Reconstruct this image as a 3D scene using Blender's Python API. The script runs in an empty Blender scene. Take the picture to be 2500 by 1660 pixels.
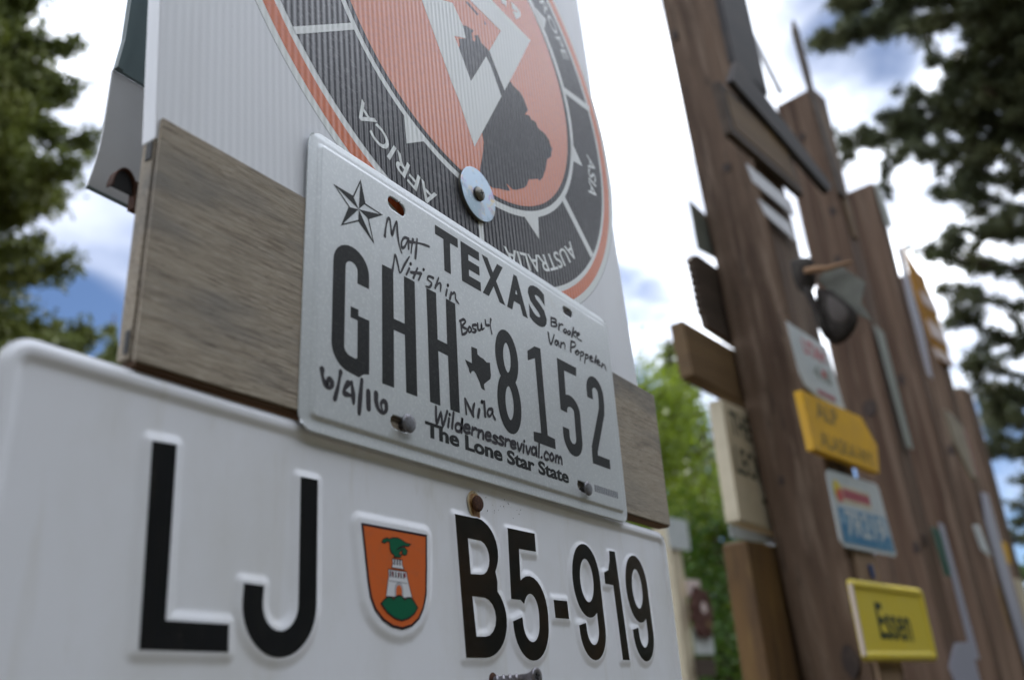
import bpy, bmesh, math, random
import numpy as np
from mathutils import Vector, Matrix
from mathutils.geometry import tessellate_polygon
R_ = math.radians
rng = random.Random(7)
nrg = np.random.default_rng(11)
S = bpy.context.scene
COL = S.collection
ZO = 1.66                      # height of the plate frame's origin above the ground (m)

# ---------------------------------------------------------------- camera
cam_d = bpy.data.cameras.new('camera')
cam = bpy.data.objects.new('camera', cam_d)
COL.objects.link(cam)
cr = Vector((0.5560566439819639, -0.82919559, -0.05688307))
cu = Vector((-0.2924863526, -0.2592836554, 0.9204475648))
cf = Vector((0.7779799112, 0.4951834620, 0.3867047927))
cam.matrix_world = Matrix(((cr.x, cu.x, -cf.x, -0.24844351), (cr.y, cu.y, -cf.y, -0.26452957),
                           (cr.z, cu.z, -cf.z, -0.11395601 + ZO), (0, 0, 0, 1)))
cam_d.sensor_width = 36.0
cam_d.lens = 2157.75 / 2500 * 36.0
cam_d.clip_start = 0.01
cam_d.clip_end = 2000
cam_d.dof.use_dof = True
cam_d.dof.focus_distance = 0.50
cam_d.dof.aperture_fstop = 6.0
cam_d.dof.aperture_blades = 9
S.camera = cam

# ---------------------------------------------------------------- sky, sun, exposure
SUN_EL, SUN_AZ = R_(52), R_(62)        # azimuth measured from +Y towards +X: high, behind the boards
w = bpy.data.worlds.new('World')
S.world = w
w.use_nodes = True
nt = w.node_tree
nt.nodes.clear()
N = nt.nodes.new
L = nt.links.new
out = N('ShaderNodeOutputWorld')
sky = N('ShaderNodeTexSky')
sky.sky_type = 'NISHITA'
sky.sun_disc = False
sky.sun_elevation = SUN_EL
sky.sun_rotation = SUN_AZ
sky.altitude = 700
sky.air_density = 0.8
sky.dust_density = 0.3
sky.ozone_density = 5.0
bg1 = N('ShaderNodeBackground'); bg1.inputs['Strength'].default_value = 0.026
bg2 = N('ShaderNodeBackground'); bg2.inputs['Strength'].default_value = 1.25
L(sky.outputs[0], bg1.inputs['Color'])
geo = N('ShaderNodeTexCoord')
sep = N('ShaderNodeSeparateXYZ'); L(geo.outputs['Generated'], sep.inputs[0])
# cloud sheet: the view direction divided by its height gives flat cloud layers
mz = N('ShaderNodeMath'); mz.operation = 'MAXIMUM'; L(sep.outputs['Z'], mz.inputs[0]); mz.inputs[1].default_value = 0.0
az_ = N('ShaderNodeMath'); az_.operation = 'ADD'; L(mz.outputs[0], az_.inputs[0]); az_.inputs[1].default_value = 0.25
dv = N('ShaderNodeVectorMath'); dv.operation = 'DIVIDE'
cmb = N('ShaderNodeCombineXYZ')
for i in range(3): L(az_.outputs[0], cmb.inputs[i])
L(geo.outputs['Generated'], dv.inputs[0]); L(cmb.outputs[0], dv.inputs[1])
no = N('ShaderNodeTexNoise'); no.inputs['Scale'].default_value = 1.9; no.inputs['Detail'].default_value = 6
no.inputs['Roughness'].default_value = 0.52; no.inputs['Distortion'].default_value = 0.25
L(dv.outputs[0], no.inputs['Vector'])
# gaps in the cloud cover, each a soft cone of directions
gap_prev = None
for d, c0, c1, amp in (((0.437, 0.814, 0.295), 0.984, 0.9965, .52), ((0.437, 0.83, 0.33), 0.94, 0.99, .16), ((0.812, 0.088, 0.577), 0.9940, 0.9994, .38), ((0.82, 0.05, 0.56), 0.975, 0.998, .26), ((0.968, 0.085, 0.205), 0.982, 0.997, .44),
                       ((0.86, 0.42, 0.22), 0.978, 0.996, .42), ((0.832, 0.388, 0.395), 0.9945, 0.9990, .34), ((-0.6, -0.3, 0.74), 0.96, 0.99, .42), ((0.1, -0.8, 0.6), 0.97, 0.99, .42), ((-0.5, 0.75, 0.45), 0.96, 0.99, .42)):
    dp = N('ShaderNodeVectorMath'); dp.operation = 'DOT_PRODUCT'
    L(geo.outputs['Generated'], dp.inputs[0]); dp.inputs[1].default_value = Vector(d).normalized()
    mr = N('ShaderNodeMapRange'); mr.interpolation_type = 'SMOOTHSTEP'
    mr.inputs[1].default_value = c0; mr.inputs[2].default_value = c1; mr.inputs[4].default_value = -amp
    L(dp.outputs['Value'], mr.inputs[0])
    if gap_prev is None: gap_prev = mr.outputs[0]
    else:
        mx = N('ShaderNodeMath'); mx.operation = 'MINIMUM'; L(gap_prev, mx.inputs[0]); L(mr.outputs[0], mx.inputs[1]); gap_prev = mx.outputs[0]
class gs: outputs = [gap_prev]
cov = N('ShaderNodeMath'); cov.operation = 'ADD'; L(no.outputs['Fac'], cov.inputs[0]); L(gs.outputs[0], cov.inputs[1])
cm = N('ShaderNodeMapRange'); cm.interpolation_type = 'SMOOTHSTEP'
cm.inputs[1].default_value = 0.02; cm.inputs[2].default_value = 0.36; L(cov.outputs[0], cm.inputs[0])
# thick parts of the clouds are greyer
n2 = N('ShaderNodeTexNoise'); n2.inputs['Scale'].default_value = 2.4; n2.inputs['Detail'].default_value = 8; n2.inputs['Roughness'].default_value = 0.55
of2 = N('ShaderNodeVectorMath'); of2.operation = 'ADD'; of2.name = 'cloud_shift'; of2.inputs[1].default_value = (-1.5, 0.5, 0)
L(dv.outputs[0], of2.inputs[0]); L(of2.outputs[0], n2.inputs['Vector'])
rp = N('ShaderNodeValToRGB')
rp.color_ramp.elements[0].position = 0.34; rp.color_ramp.elements[0].color = (0.20, 0.218, 0.265, 1)
rp.color_ramp.elements[1].position = 0.66; rp.color_ramp.elements[1].color = (1.05, 1.10, 1.18, 1)
mid = rp.color_ramp.elements.new(0.47); mid.color = (0.29, 0.31, 0.355, 1)
L(n2.outputs['Fac'], rp.inputs['Fac'])
L(rp.outputs[0], bg2.inputs['Color'])
mixw = N('ShaderNodeMixShader')
L(cm.outputs[0], mixw.inputs['Fac']); L(bg1.outputs[0], mixw.inputs[1]); L(bg2.outputs[0], mixw.inputs[2])
L(mixw.outputs[0], out.inputs['Surface'])

sun_d = bpy.data.lights.new('sun', 'SUN')
sun_d.energy = 0.9
sun_d.angle = R_(14)
sun_d.color = (1.0, 0.96, 0.9)
sun = bpy.data.objects.new('sun', sun_d)
COL.objects.link(sun)
sdir = Vector((math.sin(SUN_AZ) * math.cos(SUN_EL), math.cos(SUN_AZ) * math.cos(SUN_EL), math.sin(SUN_EL)))
sun.rotation_euler = sdir.to_track_quat('Z', 'Y').to_euler()
sun.location = (3, 4, 8)
S.view_settings.view_transform = 'Standard'
S.view_settings.look = 'None'
S.view_settings.exposure = 2.08
S.view_settings.gamma = 1.0
S.view_settings.use_curve_mapping = False

# ---------------------------------------------------------------- materials
def mat(name, col, rough=0.6, spec=0.5, metal=0.0, var=None, bump=None, coat=0.0, transl=0.0):
    """Principled material.  var=(scale, colour2, lo, hi, stretch) mixes a second colour by noise; bump=(scale, strength, dist, stretch)."""
    m = bpy.data.materials.new(name); m.use_nodes = True
    t = m.node_tree; b = t.nodes['Principled BSDF']
    b.inputs['Base Color'].default_value = (*col, 1)
    b.inputs['Roughness'].default_value = rough
    b.inputs['Specular IOR Level'].default_value = spec
    b.inputs['Metallic'].default_value = metal
    b.inputs['Coat Weight'].default_value = coat
    def noise(scale, stretch, detail=6, rough_=0.6):
        tc = t.nodes.new('ShaderNodeTexCoord'); mp = t.nodes.new('ShaderNodeMapping')
        mp.inputs['Scale'].default_value = stretch
        nn = t.nodes.new('ShaderNodeTexNoise'); nn.inputs['Scale'].default_value = scale
        nn.inputs['Detail'].default_value = detail; nn.inputs['Roughness'].default_value = rough_
        t.links.new(tc.outputs['Object'], mp.inputs[0]); t.links.new(mp.outputs[0], nn.inputs['Vector'])
        return nn.outputs['Fac']
    if var:
        prev = None
        for sc, c2, lo, hi, st in (var if isinstance(var, list) else [var]):
            f = noise(sc, st); r = t.nodes.new('ShaderNodeMapRange'); r.inputs[1].default_value = lo; r.inputs[2].default_value = hi
            t.links.new(f, r.inputs[0])
            mx = t.nodes.new('ShaderNodeMix'); mx.data_type = 'RGBA'
            t.links.new(r.outputs[0], mx.inputs['Factor'])
            if prev is None: mx.inputs[6].default_value = (*col, 1)
            else: t.links.new(prev, mx.inputs[6])
            mx.inputs[7].default_value = (*c2, 1); prev = mx.outputs[2]
        t.links.new(prev, b.inputs['Base Color'])
    if bump:
        sc, stn, dist, st = bump
        f = noise(sc, st); bn = t.nodes.new('ShaderNodeBump'); bn.inputs['Strength'].default_value = stn; bn.inputs['Distance'].default_value = dist
        t.links.new(f, bn.inputs['Height']); t.links.new(bn.outputs[0], b.inputs['Normal'])
    if transl:
        tr = t.nodes.new('ShaderNodeBsdfTranslucent'); ms = t.nodes.new('ShaderNodeMixShader'); o = t.nodes['Material Output']
        tr.inputs['Color'].default_value = (col[0] * 1.6, col[1] * 1.7, col[2], 1)
        ms.inputs['Fac'].default_value = transl
        t.links.new(b.outputs[0], ms.inputs[1]); t.links.new(tr.outputs[0], ms.inputs[2]); t.links.new(ms.outputs[0], o.inputs['Surface'])
    return m

def flute(m, depth=0.00018, dust=True):
    """fine vertical corrugation of twin-wall plastic (4.2 mm pitch) as relief on material m"""
    t = m.node_tree; b = t.nodes['Principled BSDF']
    tc = t.nodes.new('ShaderNodeTexCoord'); sp = t.nodes.new('ShaderNodeSeparateXYZ'); t.links.new(tc.outputs['Object'], sp.inputs[0])
    k = t.nodes.new('ShaderNodeMath'); k.operation = 'MULTIPLY_ADD'; t.links.new(sp.outputs['Z'], k.inputs[0]); k.inputs[1].default_value = 0.075
    t.links.new(sp.outputs['X'], k.inputs[2])
    fr = t.nodes.new('ShaderNodeMath'); fr.operation = 'MULTIPLY'; t.links.new(k.outputs[0], fr.inputs[0]); fr.inputs[1].default_value = 2 * math.pi / 0.0042
    sn = t.nodes.new('ShaderNodeMath'); sn.operation = 'SINE'; t.links.new(fr.outputs[0], sn.inputs[0])
    bn = t.nodes.new('ShaderNodeBump'); bn.inputs['Strength'].default_value = 1.0; bn.inputs['Distance'].default_value = depth
    t.links.new(sn.outputs[0], bn.inputs['Height'])
    nn = t.nodes.new('ShaderNodeTexNoise'); nn.inputs['Scale'].default_value = 900; t.links.new(tc.outputs['Object'], nn.inputs['Vector'])
    b2 = t.nodes.new('ShaderNodeBump'); b2.inputs['Strength'].default_value = 0.25; b2.inputs['Distance'].default_value = 0.0003
    t.links.new(nn.outputs['Fac'], b2.inputs['Height']); t.links.new(bn.outputs[0], b2.inputs['Normal'])
    t.links.new(b2.outputs[0], b.inputs['Normal'])
    return m

V1 = (1, 1, 1)
M = {}
M['texas'] = mat('reflective_sheeting', (0.60, 0.63, 0.645), 0.34, 0.5, 0.28, var=[(9, (0.545, 0.57, 0.585), .35, .65, V1), (600, (0.74, 0.765, 0.77), .5, .8, V1), (26, (0.50, 0.49, 0.45), .64, .84, V1)], bump=(1800, 0.12, 0.0003, V1))
M['white_plate'] = mat('white_plate_enamel', (0.80, 0.815, 0.865), 0.26, 0.5, var=[(7, (0.75, 0.765, 0.795), .35, .7, V1), (60, (0.62, 0.61, 0.59), .62, .85, (1, 1, .45)), (38, (0.64, 0.63, 0.60), .58, .80, (1, 1, .12)), (15, (0.70, 0.705, 0.71), .50, .72, (1, 1, .5)), (900, (0.40, 0.38, 0.35), .70, .78, V1)], bump=(900, 0.05, 0.0003, V1))
M['black'] = mat('black_plate_paint', (0.008, 0.008, 0.010), 0.24, 0.5, var=(240, (0.02, 0.018, 0.017), .5, .8, (1, 1, .2)), bump=(500, 0.10, 0.0003, V1))
M['brown_black'] = mat('brown_black_paint', (0.010, 0.009, 0.009), 0.22, 0.5, var=[(16, (0.026, 0.015, 0.009), .42, .62, V1), (300, (0.035, 0.026, 0.02), .58, .8, (1, 1, .2))], bump=(500, 0.10, 0.0003, V1))  # black paint mottled with brown by noise
M['black_print'] = mat('black_print', (0.012, 0.013, 0.013), 0.45, 0.18, var=(700, (0.035, 0.036, 0.036), .5, .75, V1), bump=(1500, 0.35, 0.0003, V1))
M['ink'] = mat('marker_ink', (0.014, 0.011, 0.016), 0.5, 0.4, var=(500, (0.05, 0.045, 0.05), .55, .8, V1))
M['grey_print'] = mat('grey_print', (0.20, 0.21, 0.23), 0.45)
M['coro'] = flute(mat('white_fluted_plastic', (0.74, 0.76, 0.80), 0.36, 0.5, var=[(30, (0.68, 0.695, 0.73), .5, .75, (1, 1, .12)), (300, (0.52, 0.52, 0.52), .71, .80, V1)]), 0.000045)
M['coro_white'] = flute(mat('white_vinyl_print', (0.74, 0.77, 0.765), 0.30, 0.5), 0.00010)
M['coro_dark'] = flute(mat('charcoal_vinyl_print', (0.014, 0.013, 0.019), 0.22, 0.5, var=(300, (0.045, 0.043, 0.05), .5, .7, V1)), 0.00024)
M['coro_orange'] = flute(mat('orange_vinyl_print', (0.66, 0.140, 0.024), 0.24, 0.6, var=(500, (0.58, 0.125, 0.028), .45, .65, V1)), 0.00010)
for k_, sw in (('coro_orange', .26), ('coro_dark', .20)):       # pale sheen added to imitate sky glare on the vinyl
    p_ = M[k_].node_tree.nodes['Principled BSDF']; p_.inputs['Sheen Weight'].default_value = sw; p_.inputs['Sheen Roughness'].default_value = 0.45
M['coro_orange_edge'] = flute(mat('orange_border_print', (0.66, 0.140, 0.024), 0.28, 0.4, var=(500, (0.58, 0.125, 0.028), .45, .65, V1)), 0.00008)  # same orange vinyl, left without the added glare sheen
M['zinc'] = mat('zinc_washer', (0.29, 0.36, 0.43), 0.30, 0.5, 0.9, var=[(110, (0.42, 0.34, 0.20), .53, .62, V1), (140, (0.27, 0.20, 0.36), .55, .66, V1), (60, (0.20, 0.26, 0.30), .52, .62, V1), (260, (0.4, 0.42, 0.45), .64, .72, V1)], bump=(700, 0.15, 0.0003, V1))
M['steel'] = mat('nail_steel', (0.20, 0.20, 0.215), 0.42, 0.5, 0.8, var=(500, (0.10, 0.09, 0.085), .5, .7, V1), bump=(900, 0.3, 0.0004, V1))
M['screw'] = mat('screw_steel', (0.26, 0.25, 0.27), 0.38, 0.5, 0.75, var=(400, (0.15, 0.12, 0.11), .5, .7, V1))
M['dark_steel'] = mat('dark_screw', (0.20, 0.19, 0.165), 0.42, 0.5, 0.7)
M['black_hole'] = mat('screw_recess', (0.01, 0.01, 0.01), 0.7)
M['rust'] = mat('rust', (0.050, 0.022, 0.014), 0.85, 0.3, var=[(700, (0.10, 0.040, 0.018), .45, .65, V1), (900, (0.02, 0.012, 0.01), .55, .7, V1)], bump=(900, 0.7, 0.0006, V1))
M['rust_stain'] = mat('rust_stain', (0.36, 0.20, 0.07), 0.5, 0.4, var=[(300, (0.20, 0.08, 0.025), .45, .65, (1, 1, .4)), (500, (0.45, 0.31, 0.15), .5, .7, V1)])
M['rust_stain_pale'] = mat('rust_stain_pale', (0.47, 0.40, 0.27), 0.45, 0.4, var=(300, (0.40, 0.28, 0.13), .45, .7, (1, 1, .4)))
M['dirt'] = mat('dirt_speck', (0.03, 0.028, 0.025), 0.8)
M['crest_orange'] = mat('crest_orange', (0.62, 0.130, 0.030), 0.3, 0.4, var=(300, (0.56, 0.130, 0.04), .5, .7, V1))
M['crest_green'] = mat('crest_green', (0.004, 0.115, 0.055), 0.3, 0.5)
M['crest_dark'] = mat('crest_outline', (0.02, 0.006, 0.012), 0.35, 0.5)
M['crest_white'] = mat('crest_white', (0.66, 0.67, 0.70), 0.3, 0.5)
M['grey_wood'] = mat('weathered_wood', (0.34, 0.292, 0.228), 0.85, 0.2,
    var=[(800, (0.17, 0.14, 0.11), .46, .66, (.06, 1, 1)), (1900, (0.45, 0.395, 0.325), .50, .68, (.07, 1, 1)), (300, (0.38, 0.335, 0.27), .5, .7, (.10, 1, 1)), (25, (0.19, 0.182, 0.17), .46, .66, (.3, 1, 1)), (9, (0.36, 0.315, 0.25), .5, .65, (.4, 1, 1)), (1000, (0.06, 0.048, 0.04), .615, .70, (.12, 1, 1)), (40, (0.15, 0.13, 0.11), .64, .74, (.15, 1, 1))],
    bump=(1100, 0.8, 0.0007, (.07, 1, 1)))
M['wood_edge'] = mat('dark_wood_edge', (0.075, 0.040, 0.020), 0.8, 0.2, var=(90, (0.14, 0.08, 0.04), .5, .7, (.1, 1, 1)), bump=(200, 0.4, 0.001, (.1, 1, 1)))
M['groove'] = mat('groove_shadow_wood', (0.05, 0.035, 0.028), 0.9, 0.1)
def post_wood(name, c1, c2, c3):
    return mat(name, c1, 0.75, 0.25, var=[(14, c2, .40, .66, (1, 1, .05)), (45, c3, .50, .72, (1, 1, .03)), (3, tuple(x * .7 for x in c1), .5, .7, (1, 1, .4)), (90, tuple(x * .28 for x in c1), .60, .68, (1, 1, .025))], bump=(60, 0.9, 0.006, (1, 1, .035)))
M['post'] = post_wood('brown_post_wood', (0.120, 0.079, 0.053), (0.050, 0.029, 0.018), (0.180, 0.132, 0.096))
M['post2'] = post_wood('red_brown_post_wood', (0.112, 0.071, 0.047), (0.055, 0.030, 0.018), (0.155, 0.110, 0.079))
M['knot'] = mat('wood_knot', (0.030, 0.020, 0.016), 0.7, 0.3, var=(60, (0.06, 0.04, 0.03), .5, .7, V1))
M['fresh_wood'] = mat('pale_strip_wood', (0.20, 0.135, 0.085), 0.7, 0.3, var=(30, (0.13, 0.085, 0.055), .5, .7, (1, 1, .06)))
M['sign_wood'] = mat('brown_sign_wood', (0.135, 0.085, 0.040), 0.7, 0.3, var=[(16, (0.085, 0.052, 0.026), .42, .66, (.12, 1, 1)), (5, (0.19, 0.12, 0.05), .5, .7, V1)], bump=(50, 0.4, 0.003, (.1, 1, 1)))
M['dark_wood'] = mat('dark_stained_wood', (0.050, 0.036, 0.026), 0.7, 0.3, var=[(20, (0.085, 0.062, 0.046), .42, .66, (.1, 1, 1))], bump=(50, 0.4, 0.003, (.1, 1, 1)))
M['black_wood'] = mat('blackened_wood', (0.022, 0.020, 0.021), 0.65, 0.3, var=(12, (0.05, 0.040, 0.035), .45, .7, (.3, 1, 1)))
M['rough_wood'] = mat('bark_edged_wood', (0.125, 0.070, 0.026), 0.75, 0.25, var=[(9, (0.055, 0.032, 0.017), .40, .62, (1, 1, .3)), (30, (0.16, 0.10, 0.035), .5, .7, (1, 1, .15))], bump=(25, 0.8, 0.006, (1, 1, .3)))
M['cream'] = mat('cream_paint', (0.47, 0.415, 0.30), 0.55, 0.35, var=[(20, (0.40, 0.35, 0.25), .45, .7, V1), (6, (0.33, 0.29, 0.21), .55, .75, V1)])
M['dull_cream'] = mat('dull_cream_paint', (0.26, 0.225, 0.165), 0.6, 0.3, var=(14, (0.19, 0.165, 0.12), .4, .7, V1))
M['cream_dark'] = mat('dark_green_lettering', (0.035, 0.045, 0.030), 0.6)
M['grey_sheet'] = mat('grey_aluminium_sheet', (0.44, 0.44, 0.43), 0.5, 0.4, 0.15, var=(14, (0.39, 0.388, 0.38), .4, .7, V1), bump=(300, 0.1, 0.0005, V1))
M['slate'] = mat('slate_green_sign_back', (0.095, 0.135, 0.135), 0.5, 0.4, var=(10, (0.075, 0.105, 0.105), .4, .7, V1))
M['plate_grey'] = mat('pale_grey_plate', (0.42, 0.43, 0.46), 0.4, 0.4, var=(20, (0.34, 0.35, 0.38), .45, .7, V1))
M['plate_white'] = mat('dull_white_plate', (0.44, 0.47, 0.47), 0.4, 0.4, var=[(12, (0.37, 0.42, 0.43), .42, .7, V1), (30, (0.33, 0.34, 0.33), .55, .75, V1)])
M['red_print'] = mat('red_print', (0.42, 0.05, 0.06), 0.45)
M['soft_red'] = mat('rose_print', (0.30, 0.06, 0.08), 0.45)
M['yellow'] = mat('yellow_enamel', (0.52, 0.42, 0.055), 0.5, 0.25, var=(16, (0.53, 0.41, 0.035), .4, .7, V1))
M['amber'] = mat('amber_paint', (0.60, 0.34, 0.018), 0.6, 0.2, var=(14, (0.50, 0.29, 0.04), .4, .7, V1))
M['orange_yellow'] = mat('orange_yellow_paint', (0.36, 0.18, 0.010), 0.6, 0.3, var=(14, (0.24, 0.115, 0.008), .4, .7, V1), transl=0.25)
M['pink_white'] = mat('pinkish_white_paint', (0.55, 0.46, 0.43), 0.5, 0.4)
M['faded_text'] = mat('faded_brown_lettering', (0.15, 0.11, 0.025), 0.6)
M['green_black'] = mat('green_black_lettering', (0.018, 0.03, 0.012), 0.5)
M['sky_blue'] = mat('pale_blue_plate_print', (0.16, 0.28, 0.38), 0.4, 0.4, var=[(30, (0.05, 0.17, 0.30), .44, .58, V1), (16, (0.30, 0.36, 0.40), .52, .66, (1, 1, .5))])
M['deep_blue'] = mat('blue_plate_print', (0.035, 0.15, 0.27), 0.4, 0.4, var=(30, (0.10, 0.22, 0.32), .45, .7, V1))
M['blue_tag'] = mat('blue_tag', (0.02, 0.05, 0.15), 0.4)
M['green_plate'] = mat('dark_green_plate', (0.004, 0.06, 0.035), 0.4)
M['lavender'] = mat('lavender_grey_sheet', (0.28, 0.28, 0.34), 0.4, var=(10, (0.26, 0.27, 0.31), .4, .7, (1, 1, .3)))
M['grey_green'] = mat('grey_green_plate', (0.20, 0.22, 0.19), 0.5, var=(10, (0.13, 0.14, 0.12), .4, .7, (1, 1, .3)))
M['cap_dark'] = mat('black_rubber', (0.030, 0.026, 0.024), 0.95, 0.1, var=(30, (0.055, 0.050, 0.045), .45, .65, V1))
M['cap_grey'] = mat('grey_canvas', (0.15, 0.155, 0.135), 0.85, 0.2, var=(20, (0.11, 0.11, 0.10), .4, .7, V1))
M['cap_lining'] = mat('cap_lining', (0.085, 0.075, 0.07), 0.85, 0.2)
M['stick'] = mat('weathered_stick', (0.30, 0.185, 0.11), 0.8, 0.2, var=(40, (0.2, 0.12, 0.07), .4, .7, V1))
M['bark'] = mat('bark', (0.075, 0.055, 0.042), 0.9, 0.1, var=(8, (0.04, 0.03, 0.024), .4, .7, (1, 1, .3)), bump=(14, 0.8, 0.02, (1, 1, .3)))
M['spruce'] = mat('spruce_needles', (0.105, 0.128, 0.038), 0.6, 0.25, var=(1.2, (0.17, 0.17, 0.036), .45, .7, V1), transl=0.12)
M['pine'] = mat('pine_needles', (0.078, 0.092, 0.050), 0.6, 0.25, var=(1.5, (0.115, 0.115, 0.045), .45, .7, V1), transl=0.12)
M['aspen'] = mat('young_aspen_leaves', (0.145, 0.19, 0.022), 0.5, 0.3, var=(1.6, (0.075, 0.125, 0.012), .42, .66, V1), transl=0.30)
M['shrub'] = mat('green_shrub_leaves', (0.050, 0.105, 0.012), 0.5, 0.3, var=(1.2, (0.03, 0.065, 0.01), .42, .66, V1), transl=0.25)
M['far_green'] = mat('far_foliage', (0.040, 0.065, 0.020), 0.6, 0.2, var=(.6, (0.06, 0.10, 0.02), .42, .66, V1), transl=0.2)
M['ground'] = mat('gravel_ground', (0.085, 0.066, 0.048), 0.95, 0.15, var=[(3, (0.06, 0.05, 0.035), .4, .7, V1), (90, (0.12, 0.10, 0.085), .5, .7, V1), (.5, (0.06, 0.075, 0.03), .52, .66, V1)], bump=(60, 0.8, 0.02, V1))

# ---------------------------------------------------------------- geometry helpers
def link(name, me, m, parent=None, smooth=False):
    o = bpy.data.objects.new(name, me); COL.objects.link(o)
    for mm_ in (m if isinstance(m, (list, tuple)) else [m]):
        me.materials.append(mm_)
    if smooth:
        me.polygons.foreach_set('use_smooth', [True] * len(me.polygons))
    if parent is not None: o.parent = parent
    return o

def mesh(name, verts, faces, m, parent=None, smooth=False, mi=None):
    me = bpy.data.meshes.new(name)
    me.from_pydata([tuple(v) for v in verts], [], [tuple(f) for f in faces])
    if mi is not None: me.polygons.foreach_set('material_index', mi)
    me.update()
    return link(name, me, m, parent, smooth)

def tag(o, label=None, cat=None, group=None, kind=None):
    if label: o['label'] = label
    if cat: o['category'] = cat
    if group: o['group'] = group
    if kind: o['kind'] = kind
    return o

def thing(name, label, cat, loc=(0, 0, 0), rz=0.0, ry=0.0, group=None):
    o = bpy.data.objects.new(name, None); COL.objects.link(o)
    o.empty_display_size = 0.05
    o.location = (loc[0], loc[1], loc[2] + ZO); o.rotation_euler = (0, ry, rz)
    return tag(o, label, cat, group)

def prism(loops, yf, yb, bev=0.0):
    """polygon(s) in (x, z); front face at y=yf, back at y=yb -> verts, faces (first loop outer, others holes)"""
    if not isinstance(loops[0][0], (list, tuple)): loops = [loops]
    vs, fs = [], []
    flat = [(p[0], p[1]) for l in loops for p in l]
    tris = tessellate_polygon([[Vector((p[0], p[1], 0)) for p in l] for l in loops])
    n = len(flat)
    vs = [(x, yf, z) for x, z in flat]
    for t in tris:
        a, b, c = [Vector((flat[i][0], flat[i][1])) for i in t]
        cr_ = (b - a).x * (c - a).y - (b - a).y * (c - a).x
        fs.append(tuple(t) if cr_ > 0 else tuple(reversed(t)))
    if yb is not None and abs(yb - yf) > 1e-9:
        vs += [(x, yb, z) for x, z in flat]
        fs += [tuple(reversed([i + n for i in f])) for f in list(fs)]
        k = 0
        for l in loops:
            ar = sum(l[i][0] * l[(i + 1) % len(l)][1] - l[(i + 1) % len(l)][0] * l[i][1] for i in range(len(l)))
            for i in range(len(l)):
                a, b = k + i, k + (i + 1) % len(l)
                outer = (l is loops[0])
                fs.append((a, a + n, b + n, b) if (ar > 0) == outer or not outer and ar < 0 else (b, b + n, a + n, a))
            k += len(l)
    return vs, fs

def join(parts):
    V, F = [], []
    for v, f in parts:
        o = len(V); V += list(v); F += [tuple(i + o for i in q) for q in f]
    return V, F

def box(x0, x1, y0, y1, z0, z1):
    v = [(x, y, z) for x in (x0, x1) for y in (y0, y1) for z in (z0, z1)]
    return v, [(0, 1, 3, 2), (4, 6, 7, 5), (0, 4, 5, 1), (2, 3, 7, 6), (0, 2, 6, 4), (1, 5, 7, 3)]

def bevel(o, wdt, seg=2):
    b = o.modifiers.new('bevel', 'BEVEL'); b.width = wdt; b.segments = seg; b.limit_method = 'ANGLE'; b.angle_limit = R_(40)
    return o

def arc(cx, cz, rx, rz, a0, a1, n=14):
    return [(cx + rx * math.cos(R_(a0 + (a1 - a0) * i / n)), cz + rz * math.sin(R_(a0 + (a1 - a0) * i / n))) for i in range(n + 1)]

def stroke(pts, wd, closed=False):
    """constant-width outline of a path: one loop when open, [outer, inner] when closed"""
    P = [Vector(p) for p in pts]
    Q = [P[0]]
    for p in P[1:]:
        if (p - Q[-1]).length > 1e-6: Q.append(p)
    P = Q
    if closed and (P[0] - P[-1]).length < 1e-6: P = P[:-1]
    n = len(P); Ls, Rs = [], []
    for i in range(n):
        if closed: a, b = P[i - 1], P[(i + 1) % n]
        else: a, b = P[max(i - 1, 0)], P[min(i + 1, n - 1)]
        d1 = (P[i] - a); d2 = (b - P[i])
        if d1.length < 1e-9: d1 = d2
        if d2.length < 1e-9: d2 = d1
        d1 = d1.normalized(); d2 = d2.normalized()
        n1 = Vector((-d1.y, d1.x)); n2 = Vector((-d2.y, d2.x)); mvec = n1 + n2
        if mvec.length < 0.2: mvec = n1
        mvec = mvec.normalized(); k = 1 / max(mvec.dot(n1), 0.4)
        ww = wd[i] if isinstance(wd, (list, tuple)) else wd
        Ls.append(tuple(P[i] + mvec * (ww / 2 * k))); Rs.append(tuple(P[i] - mvec * (ww / 2 * k)))
    if closed: return [Ls, list(reversed(Rs))]
    return [Ls + list(reversed(Rs))]

def ribbon(pts, wd, y):
    """pen stroke: a flat band with rounded ends"""
    l = stroke(pts, wd)[0]; n = len(l) // 2
    V = [(x, y, z) for x, z in l]
    F = [(i, 2 * n - 1 - i, 2 * n - 2 - i, i + 1) for i in range(n - 1)]
    for (p, q) in ((l[0], l[-1]), (l[n - 1], l[n])):
        c = ((p[0] + q[0]) / 2, (p[1] + q[1]) / 2); o = len(V); r = math.dist(p, q) / 2 * .98
        V += [(c[0] + r * math.cos(k * math.pi / 5), y - 1e-6, c[1] + r * math.sin(k * math.pi / 5)) for k in range(10)]
        F.append(tuple(range(o, o + 10)))
    return V, F

def rsub(pts, n=6):
    """Catmull-Rom smoothing of an open path"""
    if len(pts) < 3: return list(pts)
    o = []
    P = [pts[0]] + list(pts) + [pts[-1]]
    for i in range(1, len(P) - 2):
        p0, p1, p2, p3 = [np.array(q) for q in P[i - 1:i + 3]]
        for k in range(n):
            t = k / n
            o.append(tuple(0.5 * (2 * p1 + (p2 - p0) * t + (2 * p0 - 5 * p1 + 4 * p2 - p3) * t * t + (3 * p1 - p0 - 3 * p2 + p3) * t ** 3)))
    o.append(tuple(pts[-1]))
    return o

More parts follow.
